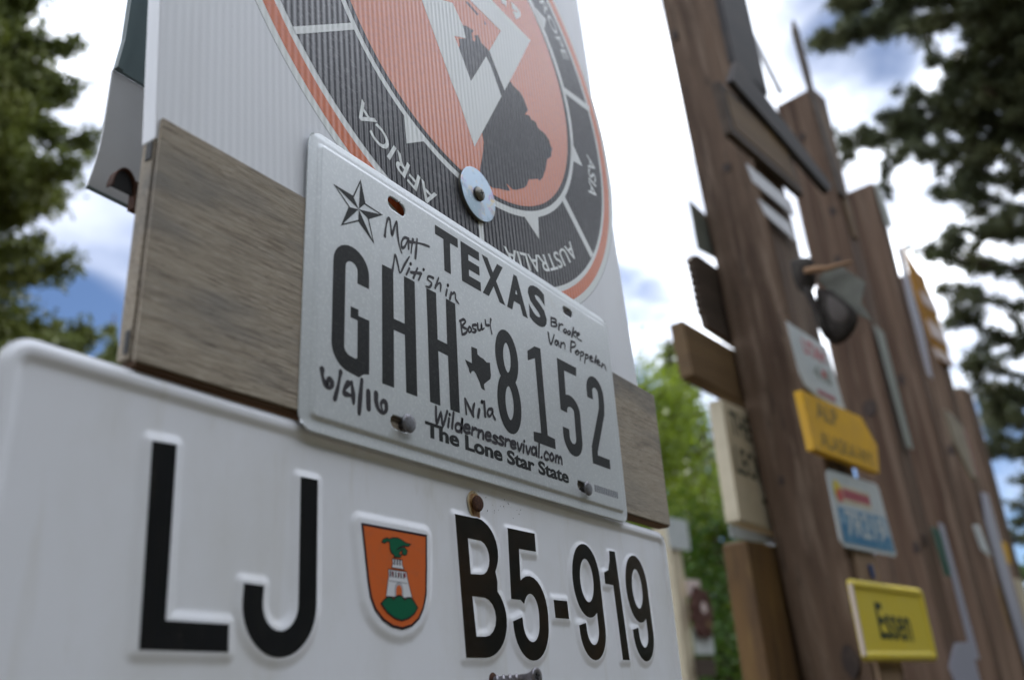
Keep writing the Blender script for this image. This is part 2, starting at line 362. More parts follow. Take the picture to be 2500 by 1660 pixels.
def text_mesh(body, bold=0.0, shear=0.0):
    """flat text from the built-in font -> (n,2) array of points normalised to the text's own box, faces"""
    c = bpy.data.curves.new('txt', 'FONT'); c.body = body; c.size = 1.0; c.offset = bold; c.shear = shear; c.resolution_u = 4; c.fill_mode = 'FRONT'
    o = bpy.data.objects.new('txt', c); COL.objects.link(o)
    bpy.context.view_layer.update()
    dg = bpy.context.evaluated_depsgraph_get()
    me = bpy.data.meshes.new_from_object(o.evaluated_get(dg))
    v = np.array([p.co[:2] for p in me.vertices]); f = [tuple(p.vertices) for p in me.polygons]
    bpy.data.objects.remove(o); bpy.data.curves.remove(c); bpy.data.meshes.remove(me)
    mn, mx_ = v.min(0), v.max(0)
    return (v - mn) / (mx_ - mn), f, (mx_ - mn)

def text_obj(name, body, x0, z0, wd, ht, y, m, parent, bold=0.0, shear=0.0, skew=0.0, thick=0.0):
    v, f, _ = text_mesh(body, bold, shear)
    V = [(x0 + a * wd, y, z0 + b * ht + skew * a * wd) for a, b in v]
    return mesh(name, V, f, m, parent)

def mmv(pts): return [(x / 1000, z / 1000) for x, z in pts]

def lathe(prof, n=24, axis='y'):
    """profile [(r, y)] spun about the y axis"""
    V, F = [], []
    for r, y in prof:
        for k in range(n):
            a = 2 * math.pi * k / n; V.append((r * math.cos(a), y, r * math.sin(a)))
    m_ = len(prof)
    for i in range(m_ - 1):
        for k in range(n):
            a, b = i * n + k, i * n + (k + 1) % n
            F.append((a, b, b + n, a + n))
    if prof[0][0] > 1e-6: F.append(tuple(range(n - 1, -1, -1)))
    if prof[-1][0] > 1e-6: F.append(tuple(range((m_ - 1) * n, m_ * n)))
    return V, F

def tube(pts, rad, n=8):
    V, F = [], []
    P = [Vector(p) for p in pts]
    for i, p in enumerate(P):
        d = (P[min(i + 1, len(P) - 1)] - P[max(i - 1, 0)]).normalized()
        a = d.cross(Vector((0, 0, 1)) if abs(d.z) < .9 else Vector((1, 0, 0))).normalized(); b = d.cross(a)
        r = rad[i] if isinstance(rad, (list, tuple)) else rad
        for k in range(n):
            t = 2 * math.pi * k / n; V.append(tuple(p + (a * math.cos(t) + b * math.sin(t)) * r))
    for i in range(len(P) - 1):
        for k in range(n):
            a, b = i * n + k, i * n + (k + 1) % n
            F.append((a, b, b + n, a + n))
    F.append(tuple(range(n - 1, -1, -1))); F.append(tuple(range((len(P) - 1) * n, len(P) * n)))
    return V, F

def seg_sdf(P, loops):
    """signed distance (negative inside) from points P (n,2) to polygon loops (even-odd)"""
    d = np.full(len(P), 1e9); ins = np.zeros(len(P), bool)
    for l in loops:
        A = np.array(l, float); B = np.roll(A, -1, 0)
        for a, b in zip(A, B):
            ab = b - a; L2 = ab @ ab
            if L2 < 1e-18: continue
            t = np.clip(((P - a) @ ab) / L2, 0, 1); q = P - a - t[:, None] * ab
            d = np.minimum(d, np.hypot(q[:, 0], q[:, 1]))
            c = (a[1] > P[:, 1]) != (b[1] > P[:, 1])
            with np.errstate(divide='ignore', invalid='ignore'):
                xi = a[0] + (P[:, 1] - a[1]) / (b[1] - a[1] if b[1] != a[1] else 1e-12) * ab[0]
            ins ^= c & (P[:, 0] < xi)
    return np.where(ins, -d, d)

def sm(x, a, b):
    t = np.clip((x - a) / (b - a), 0, 1); return t * t * (3 - 2 * t)

def rrect_sdf(P, x0, x1, z0, z1, r):
    c = np.array([(x0 + x1) / 2, (z0 + z1) / 2]); h = np.array([(x1 - x0) / 2, (z1 - z0) / 2]) - r
    q = np.abs(P - c) - h
    return np.hypot(np.maximum(q[:, 0], 0), np.maximum(q[:, 1], 0)) + np.minimum(np.maximum(q[:, 0], q[:, 1]), 0) - r

def plate_grid(name, x0, x1, z0, z1, step, r, hfun, m, parent, slots=(), zt=None, thick=0.0009):
    """pressed sheet: a fine grid whose relief towards the viewer (-y) is hfun(points); rounded corners, slots cut through. Units mm in, m out."""
    nx, nz = int((x1 - x0) / step) + 1, int((z1 - z0) / step) + 1
    X, Z = np.meshgrid(np.linspace(x0, x1, nx), np.linspace(z0, z1, nz)); P = np.stack([X.ravel(), Z.ravel()], 1)
    for _ in range(3):                                   # pull points outside the rounded outline onto it
        d = rrect_sdf(P, x0, x1, z0, z1, r)
        e = 1e-3
        gx = (rrect_sdf(P + [e, 0], x0, x1, z0, z1, r) - d) / e; gz = (rrect_sdf(P + [0, e], x0, x1, z0, z1, r) - d) / e
        k = d > 0
        P[k] -= (d[k, None] * np.stack([gx, gz], 1)[k])
    dead = np.zeros(len(P), bool)
    for (cx, cz, hl, rr, ang) in slots:
        u = np.array([math.cos(ang), math.sin(ang)]); q = P - [cx, cz]; t = np.clip(q @ u, -hl, hl); v = q - t[:, None] * u; dd = np.hypot(v[:, 0], v[:, 1]) - rr
        deep = dd < -step * 0.75; edge = (dd < step * 0.5) & ~deep
        nrm = v / np.maximum(np.hypot(v[:, 0], v[:, 1]), 1e-6)[:, None]
        P[edge] -= dd[edge, None] * nrm[edge]; dead |= deep
    h = hfun(P)
    zz = P[:, 1].copy()
    if zt is not None: zz = zz + zt(P)
    V = np.stack([P[:, 0], -h, zz], 1) / 1000
    idx = np.arange(nx * nz).reshape(nz, nx)
    F = np.stack([idx[:-1, :-1], idx[:-1, 1:], idx[1:, 1:], idx[1:, :-1]], -1).reshape(-1, 4)
    F = F[~dead[F].any(1)]
    me = bpy.data.meshes.new(name); me.from_pydata(V.tolist(), [], F.tolist())
    bm = bmesh.new(); bm.from_mesh(me)
    bmesh.ops.remove_doubles(bm, verts=bm.verts, dist=2e-6)
    bmesh.ops.delete(bm, geom=[v for v in bm.verts if not v.link_faces], context='VERTS')
    bm.to_mesh(me); bm.free()
    o = link(name, me, m, parent, smooth=True)
    s = o.modifiers.new('sheet', 'SOLIDIFY'); s.thickness = thick; s.offset = -1.0
    return o

# traced outlines of the flat print, in mm on the plane they are printed on
DATA = {'blob': [(194.0, 306.3), (198.2, 304.3), (207.2, 304.3), (211.8, 301.0), (214.2, 297.3), (216.6, 294.1), (211.6, 287.3), (217.6, 289.9), (220.2, 287.7), (226.1, 289.4), (228.6, 286.1), (231.5, 285.4), (239.0, 285.9), (244.6, 283.4), (247.3, 278.4), (248.5, 278.1), (245.3, 268.5), (239.1, 262.9), (236.1, 253.6), (230.2, 242.4), (225.2, 237.2), (222.7, 237.5), (210.2, 230.6), (206.2, 223.4), (202.5, 219.8), (192.4, 213.2), (187.5, 211.1), (183.1, 211.8), (180.1, 212.3), (184.2, 208.4), (179.5, 206.3), (171.2, 203.6), (162.9, 200.0), (149.7, 200.7), (149.5, 207.2), (154.2, 223.7), (155.1, 230.6), (155.6, 230.5), (154.1, 238.3), (161.0, 250.3), (180.9, 284.2), (169.1, 303.9), (164.1, 308.0), (144.0, 273.8), (131.8, 293.0), (132.8, 295.9), (132.3, 301.5), (140.5, 307.3), (137.2, 316.4), (142.1, 319.1), (150.2, 321.2), (148.0, 317.0), (148.3, 311.7), (150.7, 311.6), (152.3, 315.0), (150.5, 316.9), (155.7, 321.1), (159.1, 316.5), (168.6, 316.2), (174.5, 307.5), (185.6, 292.1)],
 'curl': [[(188.6, 378.4), (193.0, 380.2), (196.4, 379.8)], [(204.0, 384.5), (208.5, 385.3), (213.6, 384.9), (210.9, 380.3), (206.9, 376.8)]],
 'div': [[(-11.1, 207.6), (30.0, 240.1), (32.8, 237.3), (-8.5, 204.7)], [(278.4, 354.0), (321.5, 361.6), (322.2, 355.0), (276.8, 347.7)], [(261.4, 241.7), (299.8, 208.2), (294.9, 203.1), (257.3, 235.5)], [(144.7, 171.1), (149.3, 173.2), (150.2, 149.1), (145.7, 147.2)]],
 'dragon': [[(50.3, -41.5), (51.1, -40.2), (53.7, -39.3), (55.3, -39.6), (57.4, -38.8), (61.2, -38.4), (64.4, -39.2), (66.6, -40.0), (70.2, -40.3), (68.5, -41.4), (64.9, -41.6), (62.2, -42.6), (60.0, -43.9), (62.7, -42.8), (65.5, -42.1), (67.7, -43.5), (67.1, -45.3), (65.4, -45.8), (63.8, -44.9), (64.4, -43.5), (62.7, -44.3), (61.6, -45.9), (63.8, -45.6), (62.7, -47.0), (58.4, -47.2), (58.7, -46.3), (56.8, -45.7), (55.8, -44.0), (55.5, -40.9), (53.7, -40.8), (52.1, -41.8)]],
 'ell': {'I': [141.144, 318.96, 123.245, 135.613, 1.258], 'K1': [136.494, 309.693, 170.98, 194.26, 1.29], 'O1': [135.735, 310.615, 185.336, 207.317, 1.289], 'O2': [135.551, 310.341, 176.016, 198.562, 1.275], 'W1': [141.832, 318.572, 131.341, 144.135, 1.321], 'W2': [142.58, 315.64, 124.217, 138.449, 1.404]},
 'hand': {'bosley': [[(116.1, 88.0), (117.0, 80.0)], [(115.0, 87.6), (118.8, 89.9), (120.6, 89.0), (117.3, 85.2), (121.7, 84.9), (120.7, 82.4), (117.0, 79.9)], [(124.2, 87.3), (122.8, 85.0), (124.1, 83.8), (126.0, 85.9), (124.6, 87.5)], [(130.8, 90.6), (127.6, 89.2), (127.7, 87.4), (130.3, 87.3), (129.0, 85.4), (126.4, 84.8)], [(132.4, 92.1), (132.7, 88.3), (135.3, 89.2), (136.2, 92.4), (136.5, 89.6), (138.9, 91.3)], [(140.3, 96.9), (141.0, 94.0), (144.1, 94.9)], [(146.2, 99.4), (145.3, 95.3), (146.5, 90.2)]],
          'brooke': [[(218.0, 125.0), (217.2, 118.8)], [(218.0, 125.0), (224.0, 125.7), (223.7, 123.9), (218.6, 122.2), (224.7, 122.7), (223.2, 120.5), (217.3, 118.7)], [(226.9, 119.3), (228.3, 123.9)], [(227.6, 121.8), (230.3, 124.2), (233.2, 124.9)], [(235.8, 122.8), (233.2, 120.4), (235.3, 119.7), (237.8, 122.1), (236.0, 122.9)], [(241.2, 123.2), (238.4, 120.7), (240.3, 120.0), (243.0, 122.5), (241.4, 123.2)], [(244.2, 119.5), (247.9, 127.4)], [(251.3, 125.7), (246.1, 122.6), (250.1, 121.2)], [(251.6, 122.8), (255.7, 125.3), (254.6, 126.0), (251.8, 123.8), (252.5, 121.1), (257.8, 120.8)]],
          'date': [[(11.3, 29.3), (11.8, 25.9), (13.5, 23.2), (15.9, 21.8), (17.4, 23.3), (17.6, 25.7), (16.1, 26.2), (14.7, 24.2), (15.5, 21.7)], [(22.8, 31.4), (21.4, 24.3), (19.5, 17.5)], [(27.8, 27.3), (25.4, 23.8), (25.5, 21.9), (28.5, 21.8), (31.6, 21.6)], [(29.9, 28.2), (30.9, 24.0), (31.4, 18.5)], [(36.7, 31.3), (35.8, 23.2), (35.1, 14.6)], [(41.1, 26.6), (41.4, 18.5)], [(46.4, 27.2), (46.6, 23.0), (48.3, 19.8), (51.2, 18.7), (53.5, 20.7), (53.3, 24.0), (51.4, 24.6), (49.8, 22.7), (50.8, 19.7)]],
          'matt': [[(52.8, 114.2), (53.5, 119.1), (54.9, 125.0), (56.5, 126.2), (57.5, 122.2), (58.4, 117.6), (60.5, 123.6), (62.2, 127.2), (62.7, 121.0), (63.9, 114.5), (65.9, 110.1)], [(71.7, 121.0), (68.4, 120.2), (66.0, 116.7), (66.3, 113.3), (68.7, 115.2), (71.4, 120.0), (71.6, 114.7)], [(75.4, 122.3), (74.4, 118.1), (73.6, 113.1)], [(78.9, 124.1), (78.1, 117.9), (77.2, 111.3)], [(72.4, 119.5), (78.8, 121.6), (83.9, 122.9), (89.2, 123.7)]],
          'nila': [[(118.0, 34.1), (117.4, 42.5)], [(117.4, 42.5), (121.0, 38.4), (124.4, 34.3)], [(124.4, 34.3), (124.4, 38.4), (126.0, 42.2)], [(128.8, 35.0), (130.3, 39.6)], [(133.1, 44.6), (133.5, 45.2)], [(135.6, 37.0), (135.4, 45.4)], [(142.7, 42.8), (139.4, 42.0), (138.1, 39.3), (140.0, 38.0), (142.8, 40.9), (143.2, 42.5), (143.5, 39.6), (145.4, 37.6)]],
          'nitishin': [[(58.4, 96.3), (59.4, 100.5), (60.8, 106.7), (62.9, 101.9), (64.6, 97.9), (68.2, 104.1), (72.2, 110.5)], [(69.6, 98.8), (72.1, 103.5)], [(73.0, 106.2), (73.4, 106.9)], [(75.2, 98.9), (78.8, 106.2)], [(73.3, 101.6), (81.9, 104.3)], [(79.5, 99.4), (81.9, 104.1)], [(83.7, 107.0), (84.2, 107.7)], [(92.3, 105.7), (88.4, 105.1), (87.3, 102.9), (90.6, 101.9), (88.8, 98.8), (85.7, 98.0)], [(93.6, 99.9), (96.9, 107.5)], [(94.2, 101.5), (97.4, 104.5), (98.7, 104.1), (98.2, 99.7)], [(103.1, 99.0), (104.3, 103.1)], [(105.0, 105.7), (105.4, 106.4)], [(106.6, 98.0), (108.2, 102.7)], [(107.5, 100.6), (110.7, 103.6), (112.0, 102.7), (112.1, 100.0), (114.8, 98.3)]],
          'vanp': [[(212.5, 112.3), (214.6, 104.8), (220.3, 113.5)], [(225.1, 110.0), (222.0, 109.7), (220.1, 107.0), (222.3, 106.6), (225.1, 109.8), (225.3, 106.5)], [(227.3, 106.7), (229.0, 110.6)], [(228.4, 108.9), (231.8, 111.3), (233.6, 110.3), (233.1, 107.2)], [(241.0, 107.5), (242.8, 116.0)], [(242.7, 115.8), (248.1, 116.4), (248.1, 114.0), (242.4, 111.1)], [(250.9, 111.6), (247.6, 109.0), (249.4, 107.9), (252.7, 110.4), (251.1, 111.6)], [(253.4, 104.9), (255.5, 112.1)], [(255.4, 111.9), (258.9, 112.5), (258.0, 110.0), (254.4, 108.5)], [(259.5, 104.8), (262.1, 112.1)], [(262.1, 111.9), (265.5, 112.3), (264.7, 110.0), (261.1, 108.7)], [(267.8, 110.7), (271.9, 112.2), (270.8, 113.4), (267.8, 111.2), (268.8, 109.2), (272.3, 109.8)], [(274.9, 109.9), (278.2, 115.6)], [(277.6, 110.7), (282.3, 112.1), (281.3, 113.6), (278.2, 111.6), (279.1, 109.4), (283.2, 109.9)], [(284.7, 108.7), (286.8, 112.5)], [(286.0, 110.7), (289.4, 112.4), (290.5, 110.8), (291.7, 108.2)]]},
 'hill': [(49.8, -67.9), (52.1, -65.9), (54.1, -64.9), (56.2, -64.7), (58.0, -65.6), (59.3, -64.5), (61.7, -63.7), (63.8, -64.0), (65.4, -65.4), (67.3, -64.3), (69.8, -64.2), (71.7, -65.4), (74.4, -68.2), (72.1, -70.8), (68.2, -73.0), (63.4, -74.2), (58.7, -73.5), (54.1, -71.4)],
 'shield': [(37.8, -35.2), (81.8, -35.0), (81.4, -49.6), (80.7, -62.1), (78.6, -68.1), (75.4, -72.7), (70.3, -76.0), (63.9, -77.5), (57.7, -76.8), (51.6, -74.4), (46.6, -70.5), (43.6, -65.5), (42.0, -59.1), (41.0, -53.3)],
 'sliver': [[(141.6, 340.5), (144.8, 342.9), (157.7, 340.8), (155.7, 338.8), (146.5, 339.9)], [(163.7, 340.0), (166.9, 339.0), (164.7, 336.5)]],
 'star': [(34.4, 139.0), (38.0, 126.6), (51.0, 126.1), (40.6, 118.9), (44.7, 106.3), (33.2, 114.2), (21.2, 106.3), (26.4, 119.1), (15.7, 126.8), (29.2, 126.8), (33.3, 121.1)],
 'state': [(125.3, 75.5), (130.8, 75.8), (131.0, 72.5), (133.5, 71.7), (136.6, 71.5), (139.7, 70.2), (143.1, 71.0), (143.2, 66.9), (143.5, 63.4), (142.7, 60.9), (139.6, 58.7), (136.1, 56.0), (136.1, 54.3), (136.9, 52.5), (134.6, 52.4), (133.1, 53.0), (131.7, 56.1), (129.9, 58.3), (128.7, 60.1), (126.7, 61.3), (124.8, 60.6), (123.7, 58.7), (122.3, 59.6), (121.9, 61.7), (120.3, 63.4), (118.7, 65.8), (122.1, 65.6), (125.1, 65.4)],
 'tower': [(53.1, -64.6), (54.9, -55.4), (54.6, -52.9), (67.0, -53.0), (67.5, -55.4), (70.9, -64.4)],
 'tower2': [(56.8, -52.0), (57.6, -50.2), (57.3, -48.0), (64.0, -48.1), (64.0, -50.0), (65.3, -52.1)],
 'tri': [[(74.5, 205.7), (76.5, 186.4), (92.3, 196.8), (85.2, 202.4)], [(200.1, 195.9), (217.9, 186.2), (219.2, 204.8)], [(282.2, 302.9), (296.7, 287.4), (281.3, 283.8)], [(239.7, 410.1), (257.3, 410.1), (253.6, 396.8), (246.3, 402.4)]],
 'url': [(90.2, 23.8), (218.1, 25.6), (90.1, 29.2)],
 'washer': None,
 'white_a': [(85.7, 314.6), (93.1, 305.2), (106.9, 283.4), (121.9, 259.2), (129.6, 248.9), (144.5, 221.9), (180.9, 284.2), (169.1, 303.9), (164.1, 308.0), (144.0, 273.8), (131.8, 293.0), (127.0, 300.0), (140.5, 307.3), (137.2, 316.4), (126.7, 327.8), (113.3, 320.7), (100.3, 319.3)],
 'white_b': [(146.9, 346.4), (185.7, 346.3), (168.6, 316.2), (174.5, 307.5), (185.6, 292.1), (207.1, 329.2), (228.8, 367.9), (175.5, 368.3), (160.5, 367.6), (134.8, 346.3)]}

# ================================================================ NEAR BOARDS (plate frame: x right, z up, y into the boards; mm in DATA)
CX, CY, CZ = -248.44, -264.53, -113.96
def reproj(pts, y_old, y_new):
    s = (y_new - CY) / (y_old - CY)
    return [(CX + (x - CX) * s, CZ + (z - CZ) * s) for x, z in pts]

# ---- post that carries the near boards
t = thing('sign_post', 'square brown post behind the corrugated plastic sign and white plates', 'post')
o = mesh('post_timber', *box(0.075, 0.205, 0.0185, 0.155, -ZO - 0.3, 0.56), M['post'], t); bevel(o, 0.004)

# ---- weathered plank with a shiplap edge
t = thing('wooden_plank', 'weathered grey horizontal plank behind the Texas licence plate', 'plank')
xl, xr, zb, ztop = -0.0772, 0.3785, 0.0082, 0.1125
v, f = join([box(xl, xr, 0.0030, 0.0050, zb, ztop), box(xl - 0.0006, xr, 0.0060, 0.0135, zb + 0.0015, 0.1025), box(xl + 0.004, xr - 0.004, 0.0050, 0.0060, zb + 0.003, 0.1020)])
o = mesh('board', v, f, M['grey_wood'], t); bevel(o, 0.0006)
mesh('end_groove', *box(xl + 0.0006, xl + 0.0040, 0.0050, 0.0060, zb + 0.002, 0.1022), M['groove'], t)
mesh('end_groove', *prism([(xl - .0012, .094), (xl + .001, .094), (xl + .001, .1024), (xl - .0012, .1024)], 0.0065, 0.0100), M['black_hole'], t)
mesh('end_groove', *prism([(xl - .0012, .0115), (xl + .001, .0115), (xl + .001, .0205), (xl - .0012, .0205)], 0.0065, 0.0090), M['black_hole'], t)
o = mesh('lower_edge', *box(xl + 0.0012, xr - 0.0012, 0.0040, 0.0130, zb - 0.0012, zb + 0.0011), M['wood_edge'], t)

# ---- twin-wall plastic sign with the round travel emblem
t = thing('corrugated_sign', 'tall white corrugated plastic sign with orange and charcoal compass emblem', 'sign')
sf, sb = 0.0052, 0.0140
quad = [(-0.0780, 0.1030), (0.3552, 0.1030), (0.3105, 0.600), (-0.1165, 0.600)]
o = mesh('panel', *prism(quad, sf, sb), M['coro'], t); bevel(o, 0.0006)
def ell(e, n=160, k=1.0):
    cx, cz, a, b, th = e
    c, s = math.cos(th), math.sin(th)
    return [((cx + k * (a * math.cos(u) * c - b * math.sin(u) * s)) / 1000, (cz + k * (a * math.cos(u) * s + b * math.sin(u) * c)) / 1000) for u in [2 * math.pi * i / n for i in range(n)]]
EL = DATA['ell']
lay = [sf]
def nxt():
    lay[0] -= 0.00004; return lay[0]
def rv(l): return list(reversed(l))
em = mesh('emblem', *prism(ell(EL['O1'], k=1.026), nxt(), None), M['coro_white'], t)
mesh('cut_line', *prism([ell(EL['O1'], k=1.0285), rv(ell(EL['O1'], k=1.026))], lay[0], None), M['grey_print'], em)
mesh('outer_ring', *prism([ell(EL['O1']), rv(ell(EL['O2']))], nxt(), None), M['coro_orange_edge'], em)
mesh('compass_band', *prism([ell(EL['K1']), rv(ell(EL['W1']))], lay[0], None), M['coro_dark'], em)
mesh('inner_ring', *prism([ell(EL['W2']), rv(ell(EL['I'], k=.98))], lay[0], None), M['coro_dark'], em)
mesh('centre_disc', *prism(ell(EL['I']), nxt(), None), M['coro_orange'], em)
yb_ = nxt()
mesh('land_shape', *prism(mmv(DATA['blob']), yb_, None), M['coro_dark'], em)
for s_ in DATA['sliver']: mesh('land_shape', *prism(mmv(s_), yb_, None), M['coro_dark'], em)
ya = nxt()
mesh('pointer', *prism(mmv(DATA['white_a']), ya, None), M['coro_white'], em)
mesh('pointer', *prism(mmv(DATA['white_b']), ya, None), M['coro_white'], em)
for q in DATA['div']: mesh('divider', *prism(mmv(q), ya, None), M['coro_white'], em)
for q in DATA['tri']: mesh('arrow_mark', *prism(mmv(q), ya, None), M['coro_white'], em)
for q in DATA['curl']:
    for l in stroke(rsub(mmv(q)), 0.006): mesh('script_stroke', *prism(l, ya, None), M['coro_white'], em)
def ring_text(body, a0, a1, r0, r1, m):
    v, f, _ = text_mesh(body, 0.012)
    cx, cz, a, b, th = EL['K1']; c, s = math.cos(th), math.sin(th); V = []
    for p, q in v:
        u = R_(a0 + (a1 - a0) * p) - th; r = r0 + (r1 - r0) * q
        X, Z = r * a * math.cos(u), r * b * math.sin(u)
        V.append(((cx + X * c - Z * s) / 1000, ya, (cz + X * s + Z * c) / 1000))
    return mesh('lettering', V, f, m, em)
ring_text('AFRICA', -103.3, -127.5, .864, .936, M['coro_white'])
ring_text('AUSTRALIA', -42.6, -79.6, .868, .937, M['coro_white'])
ring_text('ASIA', 0.2, -14.6, .884, .950, M['coro_white'])
ring_text('EUROPE', 57.0, 31.2, .905, .968, M['coro_white'])

# ---- big washer and its screw
wc = (0.1432, 0.1847)
t = tag(mesh('washer', *lathe([(0.0040, 0.0029), (0.0052, 0.00265), (0.0179, 0.0027), (0.0183, 0.0030), (0.0183, 0.0033)], 64), M['zinc']),
        'large shiny round zinc washer on the corrugated sign above TEXAS', 'washer')
t.location = (wc[0], 0, wc[1] + ZO)
mesh('rim', *lathe([(0.0181, 0.0033), (0.0181, 0.0050), (0.0120, 0.0050)], 64), M['dark_steel'], t)  # washer edge given a dark colour for the dark surroundings it reflects
t = tag(mesh('screw', *lathe([(0.0, 0.0001), (0.0022, 0.0002), (0.0038, 0.0007), (0.0046, 0.0016), (0.0047, 0.0025), (0.0030, 0.0029), (0.0022, 0.03), (0.0, 0.034)], 28), M['dark_steel'], smooth=True),
        'dark cross-head screw through the middle of the large washer', 'screw')
t.location = (wc[0], 0, wc[1] + ZO)
for ang in (28, 118):
    c, s = math.cos(R_(ang)), math.sin(R_(ang)); a, b = 0.0019, 0.00048
    mesh('cross_recess', *prism([(c * a - s * b, s * a + c * b), (-c * a - s * b, -s * a + c * b), (-c * a + s * b, -s * a - c * b), (c * a + s * b, s * a - c * b)], -0.00002 + ang * 1e-7, 0.0004), M['black_hole'], t)

# ---- upper licence plate (305 x 152 mm, flat print, pressed rim)
t = thing('license_plate', 'grey Texas licence plate GHH 8152 with handwriting on it', 'licence plate')
def h_tex(P):
    d = -rrect_sdf(P, 0, 304, 0.0, 152.4, 9)
    h = 1.25 * sm(d, 5.9, 7.3)
    dt = 152.4 - P[:, 1]
    h += -0.5 * (1 - sm(dt, 0, 4)) + 0.25 * (1 - sm(P[:, 1], 0, 5)) - 0.4 * (1 - sm(P[:, 0], 0, 3))
    h += 0.03 * np.sin(P[:, 0] / 41 + .6) * np.sin(P[:, 1] / 33)          # a little hand-bent
    return h
SL = [(62.3, 136.6, 3.4, 3.7, -0.10), (241.6, 137.4, 3.6, 2.9, 0.0), (63.2, 16.1, 3.3, 3.3, -0.05), (240.8, 14.8, 3.3, 3.3, -0.15)]
YT = 0.0019
pl = plate_grid('plate', 0.0, 304.0, 0.0, 152.4, 0.75, 9.0, h_tex, M['texas'], t, slots=SL)
pl.location.y = YT
for (cx, cz, hl, rr, an) in SL[:2]:
    pass
yt = YT - 0.00132
def tprint(name, loops, m, y=yt, parent=t, th=None):
    return mesh(name, *prism(loops, y, th), m, parent)
G = 8.25
glyphs = {
 'G': [stroke([(37.1, 79.6), (37.1, 86.0)] + arc(28.9, 86.0, 8.2, 7.8, 0, 180) + [(20.7, 45.0)] + arc(29.2, 45, 8.5, 8.2, 180, 262) + [(33.6, 36.2), (37.6, 39.3), (37.5, 62.9)], G)[0], [(28.6, 60.3), (34, 60.3), (34, 66.1), (28.6, 66.1)], [(33.2, 33.4), (41.6, 35.2), (41.6, 44), (33.4, 40.4)]],
 'H': [[(50.8, 33.4), (59.4, 33.4), (59.4, 64.0), (67.8, 64.0), (68.4, 33.4), (77.0, 33.4), (76.3, 97.2), (67.6, 97.2), (67.8, 70.2), (59.4, 70.2), (59.2, 97.4), (50.6, 97.2)]],
 'H2': [[(87.1, 33.2), (95.6, 33.2), (95.0, 63.5), (103.4, 63.3), (104.0, 33.2), (112.3, 33.2), (111.5, 97.0), (103.0, 97.2), (103.0, 70.0), (94.8, 70.1), (94.4, 97.4), (86.0, 97.2)]],
 '8': stroke(arc(161.2, 81.3, 8.2, 11.9, -90, 270, 36), 8.2, True) and None,
 '1': [[(185.6, 33.4), (210.6, 33.4), (210.6, 39.9), (202.2, 40.4), (201.0, 97.6), (193.9, 97.0), (185.0, 91.2), (184.8, 84.8), (193.4, 88.8), (194.6, 40.2), (185.8, 39.4)]],
 '5': [[(221.2, 97.4), (246.6, 98.2), (245.6, 91.2), (229.8, 90.9), (228.9, 76), (220.8, 63.4)], None],
 '2': [[(257.6, 33.5), (282.6, 33.7), (283.0, 40.6), (257.6, 40.6)], None]}
def ring(cx, cz, rx, rz, wd, a0=0, a1=360, n=40): return stroke(arc(cx, cz, rx, rz, a0, a1, n), wd, abs(a1 - a0) >= 360)
def plate_letter(name, pieces, m=M['black_print'], y=yt):
    """one glyph from several flat pieces (each a loop or [outer, hole])"""
    parts = []
    for i, pc in enumerate(pieces):
        lo = [mmv(l) for l in pc] if isinstance(pc[0], list) else [mmv(pc)]
        parts.append(prism(lo, y - i * 0.000006, None))
    v, f = join(parts)
    return mesh(name, v, f, m, t)
plate_letter('letter', glyphs['G'])
plate_letter('letter', glyphs['H']); plate_letter('letter', glyphs['H2'])
plate_letter('letter', [ring(161.3, 79.6, 8.0, 13.6, 8.2), ring(161.3, 51.2, 8.3, 14.5, 8.2)])
plate_letter('letter', glyphs['1'])
five = stroke([(225.0, 61.6), (225.2, 65.0)] + arc(233.8, 64.0, 8.4, 6.6, 165, 0) + [(242.0, 46.0)] + arc(233.8, 46.0, 8.2, 8.4, 0, -180) + [(225.6, 50.6)], 8.1)
plate_letter('letter', [five, [(221.2, 97.4), (246.6, 97.6), (245.6, 91.1), (229.6, 90.9), (228.8, 62.0), (220.8, 62.8)]])
two = stroke([(262.9, 80.0), (262.9, 86.0)] + arc(271.0, 86.0, 8.1, 7.8, 180, 0) + [(279.1, 80.5), (278.0, 74.0), (262.4, 44.0), (262.0, 38.0)], 8.1)
plate_letter('letter', [two, [(257.8, 33.5), (282.6, 33.7), (283.0, 40.6), (258.0, 40.6)]])
for ch, x0, x1 in (('T', 94.9, 116.1), ('E', 118.8, 137.6), ('X', 139.2, 163.0), ('A', 164.8, 188.4), ('S', 190.4, 212.2)):
    text_obj('letter', ch, x0 / 1000, (114.2 if ch != 'S' else 113.4) / 1000, (x1 - x0) / 1000, (26.0 if ch != 'S' else 28.2) / 1000, yt, M['black_print'], t, bold=0.045)
tv, tf, _ = text_mesh('The Lone Star State', 0.026)
mesh('slogan', *join([([(0.0826 + dx + u * 0.1406, yt - k * 2e-6, 0.0140 + dz + q * 0.0082) for u, q in tv], tf) for k, (dx, dz) in enumerate(((0, 0), (.00022, 0), (.00044, .0001), (.00064, 0), (.00032, .00022)))]), M['black_print'], t)
